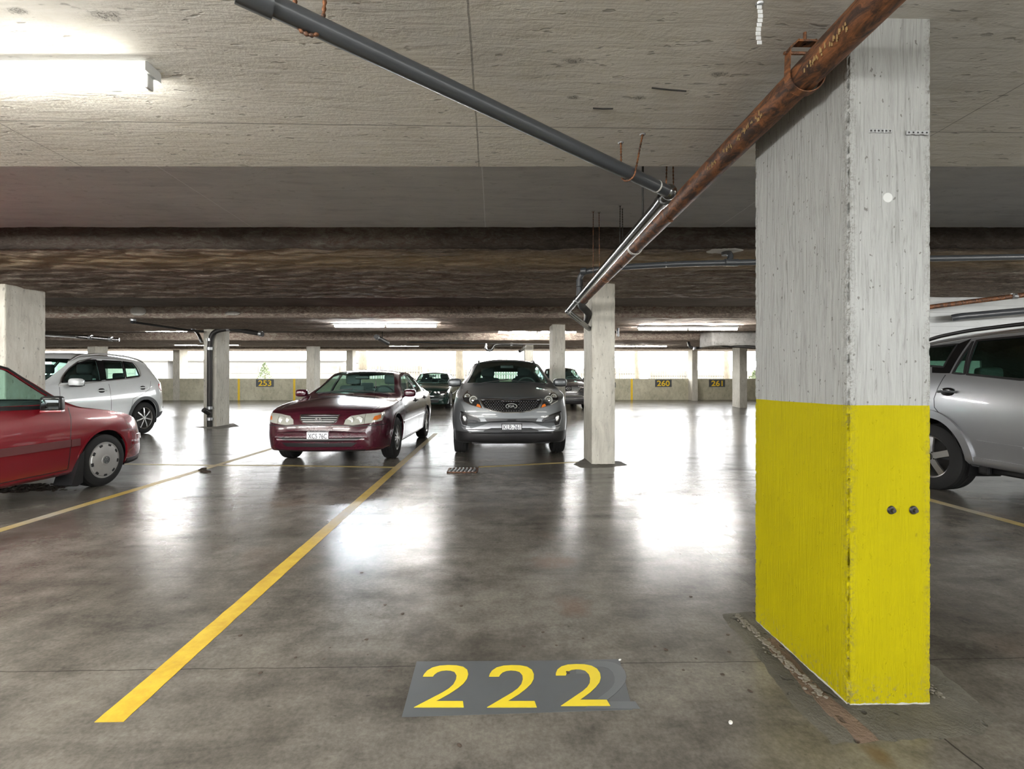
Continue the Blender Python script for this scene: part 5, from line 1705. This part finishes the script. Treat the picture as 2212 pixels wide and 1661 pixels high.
def car_grey():
    x, y = place(.262, 6.93)
    c = Car('compact_suv', 'grey metallic compact SUV with plate KLR 261 parked facing the camera', (x, y, 0), math.radians(.4), S, M['p_grey'])
    c.finish(M['glass'])
    c.wheels(('five', 5), .225)
    c.seats(M['seat_dark'], 2.25, 3.2, .60, 1.62, 1.16)
    c.rear_mirror(1.98, 1.47)
    c.mirror(1.62, 1.17, (.125, .085, .075), M['p_grey'], out=.12, low=True)
    GR = [(-.465, .912), (-.16, .912), (-.12, .897), (.12, .897), (.16, .912), (.465, .912), (.45, .86), (.40, .785), (.28, .742), (.12, .72), (-.12, .72), (-.28, .742), (-.40, .785), (-.45, .86)]
    g = c.panel('grille', 'front', GR, M['black_gloss'], .003)
    c.ribbon('grille_surround', 'front', GR, .016, M['chrome'], .012, closed=True)
    d = MB()
    for j in range(7):
        for i in range(-11, 12):
            u, z = (i + .5 * (j % 2)) * .038, .745 + j * .023
            if abs(u) > .43 - (.912 - z) * .45 or z < .735 + (abs(u) / .4) ** 2 * .03 or (abs(u) < .10 and abs(z - .81) < .05): continue
            p, nn = c.hit('front', u, z)
            d.rbox(p + nn * .003, (.012, .008, .005), .002, 1)
    d.build('grille_studs', M['alloy_dull'], c.root)
    e = MB(); p, nn = c.hit('front', 0, .812)
    R = Matrix.Rotation(-math.atan2(-nn.y, nn.z) + PI / 2, 3, 'X')
    pts = [p + nn * .014 + R @ Vector((.083 * math.cos(t), 0, .040 * math.sin(t))) for t in np.linspace(0, 2 * PI, 33)]
    e.tube(pts, .0055, 6, False)
    V, F = text_mesh('KIA', .036, .003, .02, 1.25)
    e.add([p + nn * .014 + R @ Vector(v) for v in V], F)
    e.build('emblem', M['alloy_dull'], c.root)
    HL = [(.44, .785), (.49, .90), (.56, .945), (.634, .99), (.69, 1.035), (.725, .99), (.745, .95), (.72, .885), (.61, .832)]
    c.panel('headlamp', 'front', HL, M['lens_dark'], .005, mirror=True)
    c.ribbon('headlamp_edge', 'front', HL[3:] + HL[:1], .012, M['chrome'], .007, mirror=True)
    c.panel('indicator', 'front', [(.455, .79), (.475, .835), (.515, .85), (.53, .812)], M['amber'], .008, mirror=True)
    for s in (-1, 1):
        for u, z, rr_ in ((.575, .905, .062), (.675, .948, .046)):
            p, nn = c.hit('front', s * u, z)
            R = Vector((0, -1, 0)).rotation_difference((nn + Vector((0, -1.6, 0))).normalized()).to_matrix()
            m = MB().lathe([(-.010, .0005), (-.012, rr_ * .42), (-.004, rr_ * .55)], 'y', 24)
            b_ = MB(); b_.add([R @ Vector(v) + p + nn * .002 for v in m.V], m.F)
            lo = b_.build('projector_lamp', M['bulb'], c.root, 50)
            m = MB().lathe([(-.004, rr_ * .66), (-.014, rr_ * .72), (-.014, rr_), (.004, rr_ * 1.05)], 'y', 28)
            b_ = MB(); b_.add([R @ Vector(v) + p + nn * .002 for v in m.V], m.F)
            b_.build('lamp_ring', M['lens_bowl'], lo, 50)
    FG = [(.458, .591), (.497, .645), (.765, .725), (.775, .62), (.74, .527), (.625, .495), (.535, .52)]
    c.panel('fog_lamp_housing', 'front', FG, M['black'], .004, mirror=True)
    c.ribbon('fog_lamp_trim', 'front', FG[1:3], .02, M['black_gloss'], .014, mirror=True)
    c.ribbon('fog_lamp_edge', 'front', FG[2:6], .012, M['p_silver'], .010, mirror=True)
    c.ribbon('fog_lamp_bar', 'front', [(.50, .585), (.62, .60), (.68, .61)], .022, M['trim_grey'], .012, mirror=True)
    for s in (-1, 1):
        p, nn = c.hit('front', s * .70, .622)
        MB().ell(p + nn * .006, (.030, .012, .055), .9, 18, 10, Matrix.Rotation(s * .35, 3, 'Y')).build('fog_lamp', M['bulb'], c.root, 60)
    c.panel('upper_intake', 'front', [(-.40, .634), (.40, .634), (.37, .588), (-.37, .588)], M['black'], .003)
    c.ribbon('bumper_crease', 'front', [(-.50, .648), (-.3, .645), (0, .643), (.3, .645), (.50, .648)], .022, M['p_grey'], .016)
    c.panel('bumper_trim', 'front', [(-.76, .50), (-.60, .475), (-.44, .52), (-.30, .572), (.30, .572), (.44, .52), (.60, .475), (.76, .50), (.72, .455), (.58, .432), (.42, .445), (.30, .482), (-.30, .482), (-.42, .445), (-.58, .432), (-.72, .455)], M['p_silver'], .012)
    c.panel('lower_intake', 'front', [(-.40, .478), (.40, .478), (.42, .425), (-.42, .425)], M['black'], .003)
    b_ = MB(); c.ribbon('t', 'front', [(-.38, .452), (.38, .452)], .008, M['black'], .008, mb=b_); b_.build('intake_bar', M['trim_grey'], c.root)
    c.panel('lower_valance', 'front', [(-.9, .428), (-.60, .425), (-.42, .418), (.42, .418), (.60, .425), (.9, .428), (.9, .26), (-.9, .26)], M['black'], .004, lim=(-.3, .7))
    for s in (-1, 1):
        MB().rbox((s * .70, .42, .285), (.22, .03, .085), .012, 2).build('air_deflector', M['trim_grey'], c.root, 40)
    MB().rbox((0, .40, .255), (1.2, .5, .04), .015, 2).build('undertray', M['black'], c.root, 40)
    c.plate(.01, .497, .295, .135, 'KLR-261', frame=True, th=.52)
    c.ribbon('panel_gap', 'front', [(-.5, .935), (-.25, .925), (0, .922), (.25, .925), (.5, .935)], .010, M['black'], .001)
    c.ribbon('panel_gap', 'top', [(.60, .34), (.72, .55), (.79, .9), (.80, 1.2)], .008, M['black'], .001, mirror=True)
    for x0, x1 in ((.66, .05), (.0, -.62)):
        p0, p1 = c.hit('top', x0, 1.27)[0], c.hit('top', x1, 1.23)[0]
        MB().tube([p0 + Vector((0, -.01, .015)), (p0 + p1) / 2 + Vector((0, 0, .015)), p1 + Vector((0, 0, .015))], .009, 8).build('wiper', M['black'], c.root, 50)
    c.lines('window_seal', 'left', c.S['side'], .025, M['black_gloss'], .003, True)
    c.panel('sill_cladding', 'left', [(1.3, .24), (3.1, .24), (3.12, .40), (1.3, .38)], M['black'], .006, mirror=True)
    c.lines('door_gap', 'left', ([(1.42, .40), (1.38, .7), (1.42, 1.05)], [(2.66, .40), (2.66, 1.14)], [(3.12, .42), (3.35, .8), (3.7, 1.1)]), .007, M['black'], .0008)
    c.handle(2.42, .98, M['p_grey']); c.handle(3.3, 1.0, M['p_grey'])
    for s in (-1, 1):
        pts = [c.hit('top', s * .55, yy)[0] + Vector((0, 0, .03 if 2.3 < yy < 3.7 else .0)) for yy in (2.15, 2.35, 2.8, 3.3, 3.65, 3.85)]
        MB().tube(bend(pts, .1), .017, 10).build('roof_rail', M['black'], c.root, 50)
    MB().tube([c.hit('top', 0, 3.6)[0], c.hit('top', 0, 3.6)[0] + Vector((0, .06, .12))], .004, 6).build('aerial', M['black'], c.root)
    for ya in c.S['axles']:
        c.ribbon('arch_lip', 'left', [(ya + .42 * math.cos(t), .36 + .42 * math.sin(t)) for t in np.linspace(-.2, PI + .2, 30)], .03, M['black'], .010, mirror=True)
    return c
car_grey()

# ---------------- red hatchback at the left edge (faces away)
S = dict(L=4.02, W=1.695, wr=.292, rim=.205, arch=.335, axles=(.80, 3.275), bow=(.20, .15), shoulder=.045, wide=.5,
    top=[(0, .46), (.012, .50), (.03, .53), (.05, .60), (.08, .665), (.13, .715), (.25, .785), (.6, .87), (.95, .935), (1.04, .96), (1.10, .99), (1.3, 1.135), (1.5, 1.285), (1.68, 1.385), (1.9, 1.42), (2.8, 1.425), (3.3, 1.385), (3.6, 1.30), (3.85, 1.05), (3.95, .9), (4.02, .6)],
    crown=[(0, .02), (.1, .02), (.6, .03), (.95, .04), (1.08, .06), (1.3, .095), (1.5, .09), (1.68, .065), (1.9, .05), (2.8, .05), (3.6, .08), (4.02, .04)],
    belt=[(0, .47), (.05, .58), (.12, .68), (.3, .77), (.9, .875), (1.3, .905), (2.0, .92), (3.5, .94), (3.85, .9), (4.02, .5)],
    bot=[(0, .27), (.015, .22), (.1, .19), (.4, .185), (1.2, .20), (3, .21), (3.6, .26), (3.9, .3), (4.02, .42)],
    wb=[(0, .70), (.03, .745), (.1, .785), (.3, .825), (.7, .845), (2.2, .847), (3.4, .84), (3.8, .80), (4.02, .70)],
    wroof=[(0, .55), (.1, .70), (.3, .735), (.9, .755), (1.1, .755), (1.3, .72), (1.55, .655), (1.75, .615), (2.0, .59), (2.8, .575), (3.5, .58), (3.9, .6), (4.02, .55)],
    side=[[(1.32, .955), (1.52, 1.14), (1.68, 1.285), (1.80, 1.325), (2.45, 1.335), (2.45, .955)], [(2.53, .96), (2.53, 1.33), (3.0, 1.31), (3.3, 1.24), (3.42, .98)]],
    shield=[(-.70, .995), (.70, .995), (.66, 1.06), (.55, 1.31), (.5, 1.35), (-.5, 1.35), (-.55, 1.31), (-.66, 1.06)], shield_y=(.9, 2.2),
    back=[(-.55, .98), (.55, .98), (.5, 1.27), (-.5, 1.27)], back_y=(3.3, 4.2))
def car_hatch():
    x, y = place(-5.265, 6.06)
    c = Car('hatchback', 'red hatchback cut by the left photo edge, parked nose in', (x, y, 0), PI, S, M['p_red'])
    c.finish(M['glass'])
    c.wheels(('cap', 9), .185, 'alloy_dull')
    c.seats(M['seat_grey'], 2.05, 2.9, .42, 1.5, .98)
    c.rear_mirror(1.75, 1.27)
    for s in (-1, 1):
        Rz = Matrix.Rotation(-s * math.radians(22), 3, 'Z'); mc = Vector((s * .90, 1.50, .965))
        m = MB().rbox(mc, (.17, .10, .15), .035, 3, Rz).build('door_mirror', M['black'], c.root, 50)
        MB().rbox(mc + Rz @ Vector((0, .052, 0)), (.135, .012, .115), .01, 2, Rz).build('mirror_glass', M['mirror'], m, 50)
        MB().rbox((s * .835, 1.46, .935), (.10, .09, .06), .02, 2).build('mirror_arm', M['black'], m, 50)
        MB().rbox(mc + Vector((0, 0, -.075)), (.165, .09, .025), .010, 2, Rz).build('mirror_base', M['p_red'], m, 50)
    b_ = MB()
    c.ribbon('window_seal', 'left', [(1.28, .94), (1.50, 1.155), (1.66, 1.305), (1.80, 1.345), (2.45, 1.352)], .030, M['black'], .005, mirror=True)
    c.ribbon('window_seal', 'left', [(1.28, .925), (2.0, .935), (3.45, .96)], .035, M['black'], .006, mirror=True)
    c.ribbon('window_seal', 'left', [(2.49, .95), (2.49, 1.34)], .07, M['black'], .003, mirror=True)
    c.panel('mirror_gusset', 'left', [(1.26, .93), (1.44, .935), (1.44, 1.0)], M['black'], .006, mirror=True)
    c.ribbon('side_moulding', 'left', [(.325, .535), (.46, .54)], .075, M['p_red'], .012, mirror=True)
    c.ribbon('side_moulding', 'left', [(1.14, .54), (1.24, .54)], .075, M['trim_red'], .012, mirror=True)
    c.ribbon('side_moulding', 'left', [(1.25, .54), (2.46, .545)], .075, M['trim_red'], .012, mirror=True)
    c.lines('panel_gap', 'left', ([(1.245, .27), (1.245, .6), (1.215, .80), (1.22, .915)], [(2.49, .27), (2.49, .95)], [(1.25, .265), (2.45, .265)], [(.48, .61), (.30, .595), (.1, .575)]), .007, M['black'], .0008)
    c.ribbon('panel_gap', 'top', [(.66, .16), (.72, .5), (.735, 1.0), (.74, 1.1)], .007, M['black'], .0008, mirror=True)
    c.ribbon('bumper_strip', 'left', [(.07, .505), (.2, .505), (.44, .505)], .06, M['p_red'], .014, mirror=True)
    c.panel('side_marker', 'left', [(.24, .415), (.38, .415), (.38, .45), (.24, .45)], M['red_dark'], .008, mirror=True)
    c.panel('air_dam', 'left', [(.05, .17), (.45, .17), (.45, .255), (.05, .275)], M['black'], .008, mirror=True, lim=(-1.3, -.2))
    for s in (-1, 1):
        m = MB()
        m.prism([(1.09, .44), (1.135, .40), (1.24, .10), (1.18, .075), (1.11, .10), (1.10, .25)], s * .66, s * .855, 'x')
        m.build('mud_flap', M['black'], c.root, 40)
    for ya in c.S['axles']:
        c.ribbon('arch_lip', 'left', [(ya + .345 * math.cos(t), .298 + .345 * math.sin(t)) for t in np.linspace(-.1, PI + .1, 30)], .022, M['p_red'], .006, mirror=True)
    c.handle(2.25, .82, M['black'], L=.17); c.handle(3.2, .83, M['black'], L=.17)
    return c
M['trim_red'] = plain('dull_red_moulding', (0.10, 0.022, 0.022), 0.5)
M['red_dark'] = plain('dark_red_lens', (0.16, 0.012, 0.012), 0.2)
car_hatch()

# ---------------- white compact SUV (faces the camera, mostly behind the red car)
S = dict(L=4.43, W=1.81, wr=.348, rim=.238, arch=.40, axles=(.87, 3.474), bow=(.22, .34), shoulder=.05, wide=.5,
    top=[(0, .60), (.02, .72), (.05, .84), (.1, .93), (.3, 1.0), (.7, 1.06), (1.0, 1.10), (1.12, 1.13), (1.25, 1.2), (1.5, 1.36), (1.8, 1.53), (2.05, 1.65), (2.3, 1.71), (2.8, 1.725), (3.4, 1.70), (3.8, 1.65), (3.98, 1.59), (4.12, 1.40), (4.25, 1.15), (4.36, .98), (4.41, .8), (4.43, .66)],
    crown=[(0, .03), (.1, .035), (1.0, .06), (1.15, .09), (1.5, .16), (1.8, .17), (2.05, .14), (2.3, .09), (2.8, .07), (3.8, .08), (4.0, .10), (4.43, .04)],
    belt=[(0, .62), (.06, .82), (.12, .88), (.35, .95), (1.0, 1.03), (1.4, 1.06), (2.5, 1.10), (3.6, 1.14), (4.05, 1.14), (4.30, 1.0), (4.43, .64)],
    bot=[(0, .40), (.03, .30), (.2, .26), (1, .26), (3.5, .27), (4.1, .33), (4.3, .38), (4.43, .5)],
    wb=[(0, .68), (.03, .75), (.1, .82), (.3, .875), (.7, .90), (2, .9), (3.6, .905), (4.0, .885), (4.3, .83), (4.43, .74)],
    wroof=[(0, .55), (.1, .69), (1.0, .79), (1.25, .79), (1.6, .73), (2.0, .66), (2.4, .63), (3.5, .62), (4.0, .61), (4.3, .68), (4.43, .6)],
    side=[[(1.62, 1.085), (1.95, 1.34), (2.16, 1.47), (2.40, 1.545), (2.52, 1.555), (2.52, 1.12)], [(2.60, 1.125), (2.60, 1.56), (3.08, 1.545), (3.12, 1.15)], [(3.15, 1.155), (3.12, 1.54), (3.42, 1.49), (3.74, 1.24), (3.66, 1.18)]],
    shield=[(-.72, 1.15), (.72, 1.15), (.70, 1.21), (.59, 1.48), (.53, 1.58), (-.53, 1.58), (-.59, 1.48), (-.70, 1.21)], shield_y=(1.0, 2.5),
    back=[(-.60, 1.10), (.60, 1.10), (.52, 1.45), (-.52, 1.45)], back_y=(3.7, 4.6))
def car_white():
    x, y = place(-8.88, 6.95)
    c = Car('compact_suv', 'white compact SUV parked behind the red hatchback at the left', (x, y, 0), 0, S, M['p_white'])
    c.root.scale = (1.035,) * 3
    P = lambda *q: [c.pix(60 + a / 4.096, 560 + b_ / 4.096) for a, b_ in q]
    S['side'] = [P((300, 1088), (340, 1000), (420, 928), (540, 893), (605, 891), (648, 1072)), P((660, 898), (830, 905), (858, 1050), (692, 1066)), P((842, 906), (925, 918), (960, 962), (988, 1032), (872, 1048))]
    OUT = P((272, 1118), (300, 1050), (370, 962), (450, 903), (560, 878), (620, 873), (750, 881), (880, 893), (948, 922), (988, 980), (1000, 1028), (980, 1045), (860, 1060), (680, 1078), (500, 1098))
    c.finish(M['glass'])
    c.wheels(('pair', 7), .225)
    c.seats(M['seat_dark'], 2.2, 3.05, .62, 1.6, 1.15)
    c.rear_mirror(1.95, 1.5)
    c.mirror(1.72, 1.13, (.11, .08, .08), M['p_white'], out=.11, low=True)
    c.lines('window_seal', 'left', c.S['side'], .03, M['black_gloss'], .003, True)
    c.panel('door_pillar', 'left', P((608, 893), (655, 898), (688, 1066), (652, 1072)), M['black_gloss'], .003, mirror=True)
    c.ribbon('window_trim', 'left', OUT, .018, M['alloy'], .007, mirror=True, closed=True)
    c.panel('window_surround', 'left', OUT, M['black_gloss'], .0015, mirror=True) if 0 else None
    c.lines('door_gap', 'left', ([(1.5, .42), (1.46, .7), (1.50, 1.05)], [(2.56, .42), (2.56, 1.10)], [(3.03, .42), (3.12, .78), (3.35, .86), (3.62, .98), (3.70, 1.16)], [(3.98, .75), (4.02, 1.1)]), .008, M['black'], .0008)
    c.ribbon('body_crease', 'left', [(1.3, .845), (2.3, .865), (3.5, .90), (4.0, .91)], .02, M['p_white'], .004, mirror=True)
    c.handle(2.36, .97, M['p_white']); c.handle(3.42, 1.01, M['p_white'])
    c.panel('sill_cladding', 'left', [(1.28, .26), (3.07, .27), (3.08, .42), (1.28, .41)], M['trim_grey'], .012, mirror=True)
    for ya in c.S['axles']:
        c.ribbon('arch_cladding', 'left', [(ya + .435 * math.cos(t), .355 + .435 * math.sin(t)) for t in np.linspace(-.28, PI + .28, 34)], .065, M['trim_grey'], .014, mirror=True)
    c.panel('bumper_cladding', 'left', [(3.9, .30), (4.45, .36), (4.45, .50), (3.92, .44)], M['trim_grey'], .008, mirror=True)
    c.panel('tail_lamp', 'left', [(4.02, .93), (4.2, 1.10), (4.10, 1.155), (3.96, 1.10), (3.94, 1.02)], M['red_lens'], .008, mirror=True)
    c.panel('tail_lamp', 'rear', [(.42, .93), (.85, .93), (.85, 1.08), (.42, 1.06)], M['red_lens'], .006, mirror=True)
    for s in (-1, 1):
        pts = [c.hit('top', s * .565, yy)[0] + Vector((0, 0, d)) for yy, d in ((2.0, .0), (2.2, .045), (2.8, .05), (3.4, .05), (3.75, .045), (3.95, 0))]
        MB().tube(bend(pts, .12), .02, 10).build('roof_rail', M['alloy'], c.root, 50)
    MB().rbox((-.64, 2.47, 1.16), (.01, .07, .10), .003, 1).build('window_tag', M['tag'], c.root)
    MB().rbox((.64, 2.47, 1.16), (.01, .07, .10), .003, 1).build('window_tag', M['tag'], c.root)
    c.panel('headlamp', 'front', [(.42, .80), (.44, .90), (.75, .95), (.84, .90), (.82, .80)], M['lens'], .006, mirror=True)
    c.panel('grille', 'front', [(-.40, .88), (.40, .88), (.38, .80), (-.38, .80)], M['black'], .004)
    return c
M['tag'] = plain('pale_green_tag', (0.45, 0.62, 0.58), 0.5)
car_white()

# ---------------- silver SUV at the right edge
S = dict(L=4.60, W=1.815, wr=.358, rim=.232, arch=.425, axles=(.88, 3.54), bow=(.24, .18), shoulder=.055, wide=.5, wheel_in=.03,
    top=[(0, .60), (.02, .72), (.05, .84), (.1, .92), (.3, 1.0), (.7, 1.06), (1.05, 1.11), (1.2, 1.15), (1.5, 1.36), (1.8, 1.56), (2.05, 1.67), (2.3, 1.715), (2.9, 1.745), (3.5, 1.735), (4.0, 1.69), (4.25, 1.63), (4.37, 1.35), (4.46, 1.0), (4.57, .8), (4.60, .66)],
    crown=[(0, .03), (.1, .035), (1.0, .06), (1.2, .09), (1.5, .15), (1.8, .16), (2.05, .13), (2.3, .09), (2.9, .07), (3.8, .075), (4.2, .09), (4.60, .04)],
    belt=[(0, .62), (.06, .82), (.12, .88), (.35, .96), (1.0, 1.05), (1.4, 1.10), (2.0, 1.14), (2.8, 1.185), (3.6, 1.225), (4.2, 1.23), (4.4, 1.1), (4.60, .64)],
    bot=[(0, .40), (.03, .30), (.2, .26), (.7, .30), (1.3, .335), (3.1, .345), (3.8, .34), (4.3, .36), (4.5, .42), (4.60, .52)],
    wb=[(0, .68), (.03, .75), (.1, .82), (.3, .875), (.7, .905), (2, .905), (3.6, .907), (4.1, .88), (4.4, .83), (4.60, .74)],
    wroof=[(0, .55), (.1, .69), (1.0, .79), (1.25, .79), (1.6, .73), (2.0, .665), (2.4, .635), (3.5, .62), (4.2, .59), (4.4, .66), (4.60, .6)],
    side=[[(1.62, 1.14), (1.95, 1.36), (2.15, 1.48), (2.38, 1.535), (2.38, 1.165)], [(2.48, 1.17), (2.48, 1.565), (2.88, 1.56), (3.12, 1.225), (3.10, 1.205)], [(3.165, 1.215), (3.20, 1.23), (2.985, 1.545), (2.94, 1.548)],
          [(3.42, 1.29), (3.20, 1.53), (3.6, 1.50), (3.92, 1.40), (3.98, 1.32), (3.90, 1.275)]],
    shield=[(-.72, 1.18), (.72, 1.18), (.70, 1.24), (.59, 1.50), (.53, 1.58), (-.53, 1.58), (-.59, 1.50), (-.70, 1.24)], shield_y=(1.0, 2.5),
    back=[(-.60, 1.16), (.60, 1.16), (.52, 1.45), (-.52, 1.45)], back_y=(3.9, 4.7))
def car_silver():
    x, y = place(5.68, 1.60)
    c = Car('suv', 'silver SUV cut by the right photo edge, parked behind the yellow column', (x, y, 0), 0, S, M['p_silver'])
    P = lambda *q: [c.pix(1900 + a / 2.966, 600 + b_ / 2.966) for a, b_ in q]
    def back(p, d): return (p[0] + d, p[1])
    q0, q1, q2, q3 = P((337, 442), (500, 425), (410, 572), (337, 566))
    d0, d1, d2, d3 = P((556, 618), (622, 402), (900, 376), (900, 653))
    S['side'] = [[(1.50, d3[1] - .07), (1.72, 1.29), (1.9, 1.42), (d3[0] - .32, 1.50), (d3[0] - .32, d3[1] - .02)], [d0, d1, d2, back(d2, -.18), back(d3, -.18), d3], P((598, 408), (541, 617), (468, 611)),
                 [q0, q1, q2, q3, back(q3, .20), back(q0, .14)]]
    if DBG: print('DBG', S['side'])
    PIL = P((503, 424), (588, 390), (448, 611), (400, 611), (337, 609), (337, 570), (410, 575))
    c.finish(M['glass_dark'])
    c.wheels(('five', 5), .225)
    c.seats(M['seat_grey'], 2.2, 3.0, .62, 1.6, 1.15)
    c.rear_mirror(1.95, 1.5)
    c.mirror(1.72, 1.17, (.11, .08, .08), M['p_silver'], out=.11)
    c.ribbon('door_pillar', 'left', [(d3[0] - .25, d3[1]), (d2[0] - .25, d2[1])], .10, M['black'], .002, mirror=True)
    c.lines('window_seal', 'left', c.S['side'], .022, M['black'], .004, True)
    c.panel('rear_pillar_trim', 'left', PIL, M['black_gloss'], .003, mirror=True)
    c.ribbon('window_trim', 'left', P((920, 347), (760, 358), (590, 383), (337, 426)), .014, M['alloy'], .004, mirror=True)
    c.lines('door_gap', 'left', (P((422, 622), (375, 700), (347, 775), (350, 830), (395, 885), (450, 960), (505, 1080), (560, 1160)), [(d3[0] - .25, .37), (d3[0] - .25, 1.15)], P((600, 1150), (760, 1185), (920, 1212))), .008, M['black'], .0008)
    hy, hz = P((435, 731))[0]; c.handle(hy, hz, M['trim_grey'], L=.20); c.handle(2.28, 1.05, M['trim_grey'], L=.22)
    c.ribbon('side_moulding', 'left', P((620, 1045), (760, 1068), (920, 1090)), .02, M['p_silver'], .006, mirror=True)
    c.panel('sill_cladding', 'left', [(1.3, .335), (3.1, .345), (3.06, .43), (1.3, .41)], M['p_silver'], .014, mirror=True)
    for ya in c.S['axles']:
        c.ribbon('arch_flare', 'left', [(ya + .455 * math.cos(t), .372 + .47 * math.sin(t)) for t in np.linspace(-.05, PI + .05, 34)], .075, M['p_silver'], .022, mirror=True)
    for s in (-1, 1):
        pts = [c.hit('top', s * .575, yy)[0] + Vector((0, 0, d)) for yy, d in ((2.05, .0), (2.3, .05), (2.8, .055), (3.4, .055), (3.8, .045), (4.05, .0))]
        MB().tube(bend(pts, .14), .02, 10).build('roof_rail', M['black'], c.root, 50)
    p = c.hit('top', .3, 3.3)[0]
    MB().tube([p, p + Vector((0, .16, .20))], .004, 6).build('aerial', M['black'], c.root)
    MB().rbox((-.80, 3.02, .32), (.05, .10, .12), .02, 2).build('jacking_point', M['black'], c.root)
    MB().rbox((0, 2.2, .30), (1.5, 1.9, .06), .02, 2).build('underbody', M['black'], c.root)
    return c
car_silver()

# ---------------- far dark green sedan and charcoal SUV, standing on the slope by the parapet
def car_green():
    S = dict(SEDAN); k = 4.45 / 4.76
    for q in ('top', 'crown', 'belt', 'bot', 'wb', 'wroof'): S[q] = [(a * k, b_) for a, b_ in S[q]]
    S['L'] = 4.45; S['axles'] = (.80, 3.40); S['side'] = [[(a * k, b_) for a, b_ in p] for p in S['side']]
    S['shield_y'] = (.9, 2.3); S['back_y'] = (2.9, 4.1)
    x, y = place(-2.60, 17.75)
    c = Car('sedan', 'dark green sedan with twin round headlamps seen between the maroon sedan and the grey car', (x, y, floor_z(y)), math.radians(-1.0), S, M['p_green'])
    c.root.rotation_euler[0] = math.atan(RSL)
    c.finish(M['glass']); c.wheels(('slim', 10), .205)
    c.seats(M['seat_dark'], 2.1, 2.95, .45, 1.6, 1.0); c.rear_mirror(1.85, 1.26)
    c.mirror(1.5, .99, (.10, .07, .06), M['p_green'], out=.10)
    c.panel('grille', 'front', [(-.20, .735), (.20, .735), (.10, .60), (-.10, .60)], M['black_gloss'], .004)
    c.ribbon('grille_surround', 'front', [(-.21, .742), (.21, .742), (.105, .595), (-.105, .595)], .022, M['alloy'], .008, closed=True)
    c.panel('headlamp', 'front', [(.25, .63), (.27, .735), (.76, .75), (.80, .68), (.74, .62)], M['lens_dark'], .005, mirror=True)
    for s in (-1, 1):
        for u in (.34, .47):
            p, nn = c.hit('front', s * u, .685)
            MB().lathe([(-.012, .0005), (-.012, .045), (.006, .052)], 'y', 18, p).build('round_headlamp', M['bulb'], c.root, 50)
    c.panel('lower_grille', 'front', [(-.5, .40), (.5, .40), (.45, .30), (-.45, .30)], M['black'], .003)
    c.ribbon('bumper_strip', 'front', [(-.8, .52), (0, .515), (.8, .52)], .03, M['black'], .008)
    c.lines('window_seal', 'left', S['side'], .022, M['black'], .003, True)
    c.ribbon('side_moulding', 'left', [(1.2, .54), (2.2, .55), (3.0, .56)], .04, M['black'], .008, mirror=True)
    c.handle(2.3, .84, M['p_green']); c.handle(3.15, .86, M['p_green'])
car_green()
def car_char():
    S = dict(L=4.48, W=1.865, wr=.355, rim=.23, arch=.405, axles=(.90, 3.57), bow=(.25, .2), shoulder=.05, wide=.5)
    G0 = GREY
    k = 4.48 / 4.44
    for q in ('top', 'crown', 'belt', 'bot', 'wb', 'wroof'): S[q] = [(a * k, b_) for a, b_ in G0[q]]
    for q in ('side', 'shield', 'shield_y', 'back', 'back_y'): S[q] = G0[q]
    x, y = place(2.83, 17.6)
    c = Car('suv', 'charcoal SUV half hidden between the grey car and the bare column', (x, y, floor_z(y)), 0, S, M['p_char'])
    c.root.rotation_euler[0] = math.atan(RSL)
    c.finish(M['glass']); c.wheels(('slim', 10), .225)
    c.seats(M['seat_dark'], 2.25, 3.2, .60, 1.62, 1.16); c.rear_mirror(1.98, 1.47)
    c.mirror(1.62, 1.17, (.11, .08, .07), M['p_char'], out=.11)
    c.panel('grille', 'front', [(-.52, .935), (.52, .935), (.44, .80), (.36, .71), (-.36, .71), (-.44, .80)], M['black_gloss'], .004)
    b_ = MB()
    for z, w in ((.905, .50), (.868, .48), (.831, .45), (.794, .42), (.757, .38)): c.ribbon('grille_bar', 'front', [(.12, z), (w, z)], .010, M['alloy_dull'], .010, mirror=True)
    for a, pts in ((1, [(.40, .95), (.56, .93), (.72, .95)]), (2, [(.42, .90), (.56, .87)]), (3, [(.40, .80), (.52, .76), (.50, .70)])):
        c.ribbon('lamp_blade', 'front', pts, .03, M['chrome'], .012, mirror=True)
    p, nn = c.hit('front', 0, .865)
    e = MB(); e.tube([(p.x + .085 * math.cos(t), p.y - .022, p.z + .045 * math.sin(t)) for t in np.linspace(0, 2 * PI, 25)], .007, 6, False)
    for a in (-.032, .018): e.tube([(p.x + a, p.y - .022, p.z - .032), (p.x + a + .014, p.y - .022, p.z + .032)], .008, 6)
    e.tube([(p.x - .03, p.y - .022, p.z - .006), (p.x + .03, p.y - .022, p.z + .006)], .007, 6)
    e.build('emblem', M['chrome'], c.root, 50)
    c.ribbon('bumper_strip', 'front', [(-.78, .50), (-.5, .58), (0, .60), (.5, .58), (.78, .50)], .035, M['alloy'], .012)
    c.panel('lower_valance', 'front', [(-.9, .45), (.9, .45), (.9, .26), (-.9, .26)], M['black'], .004, lim=(-.3, .7))
    c.lines('window_seal', 'left', S['side'], .025, M['black'], .003, True)
car_char()
bpy.data.scenes.remove(TMP)
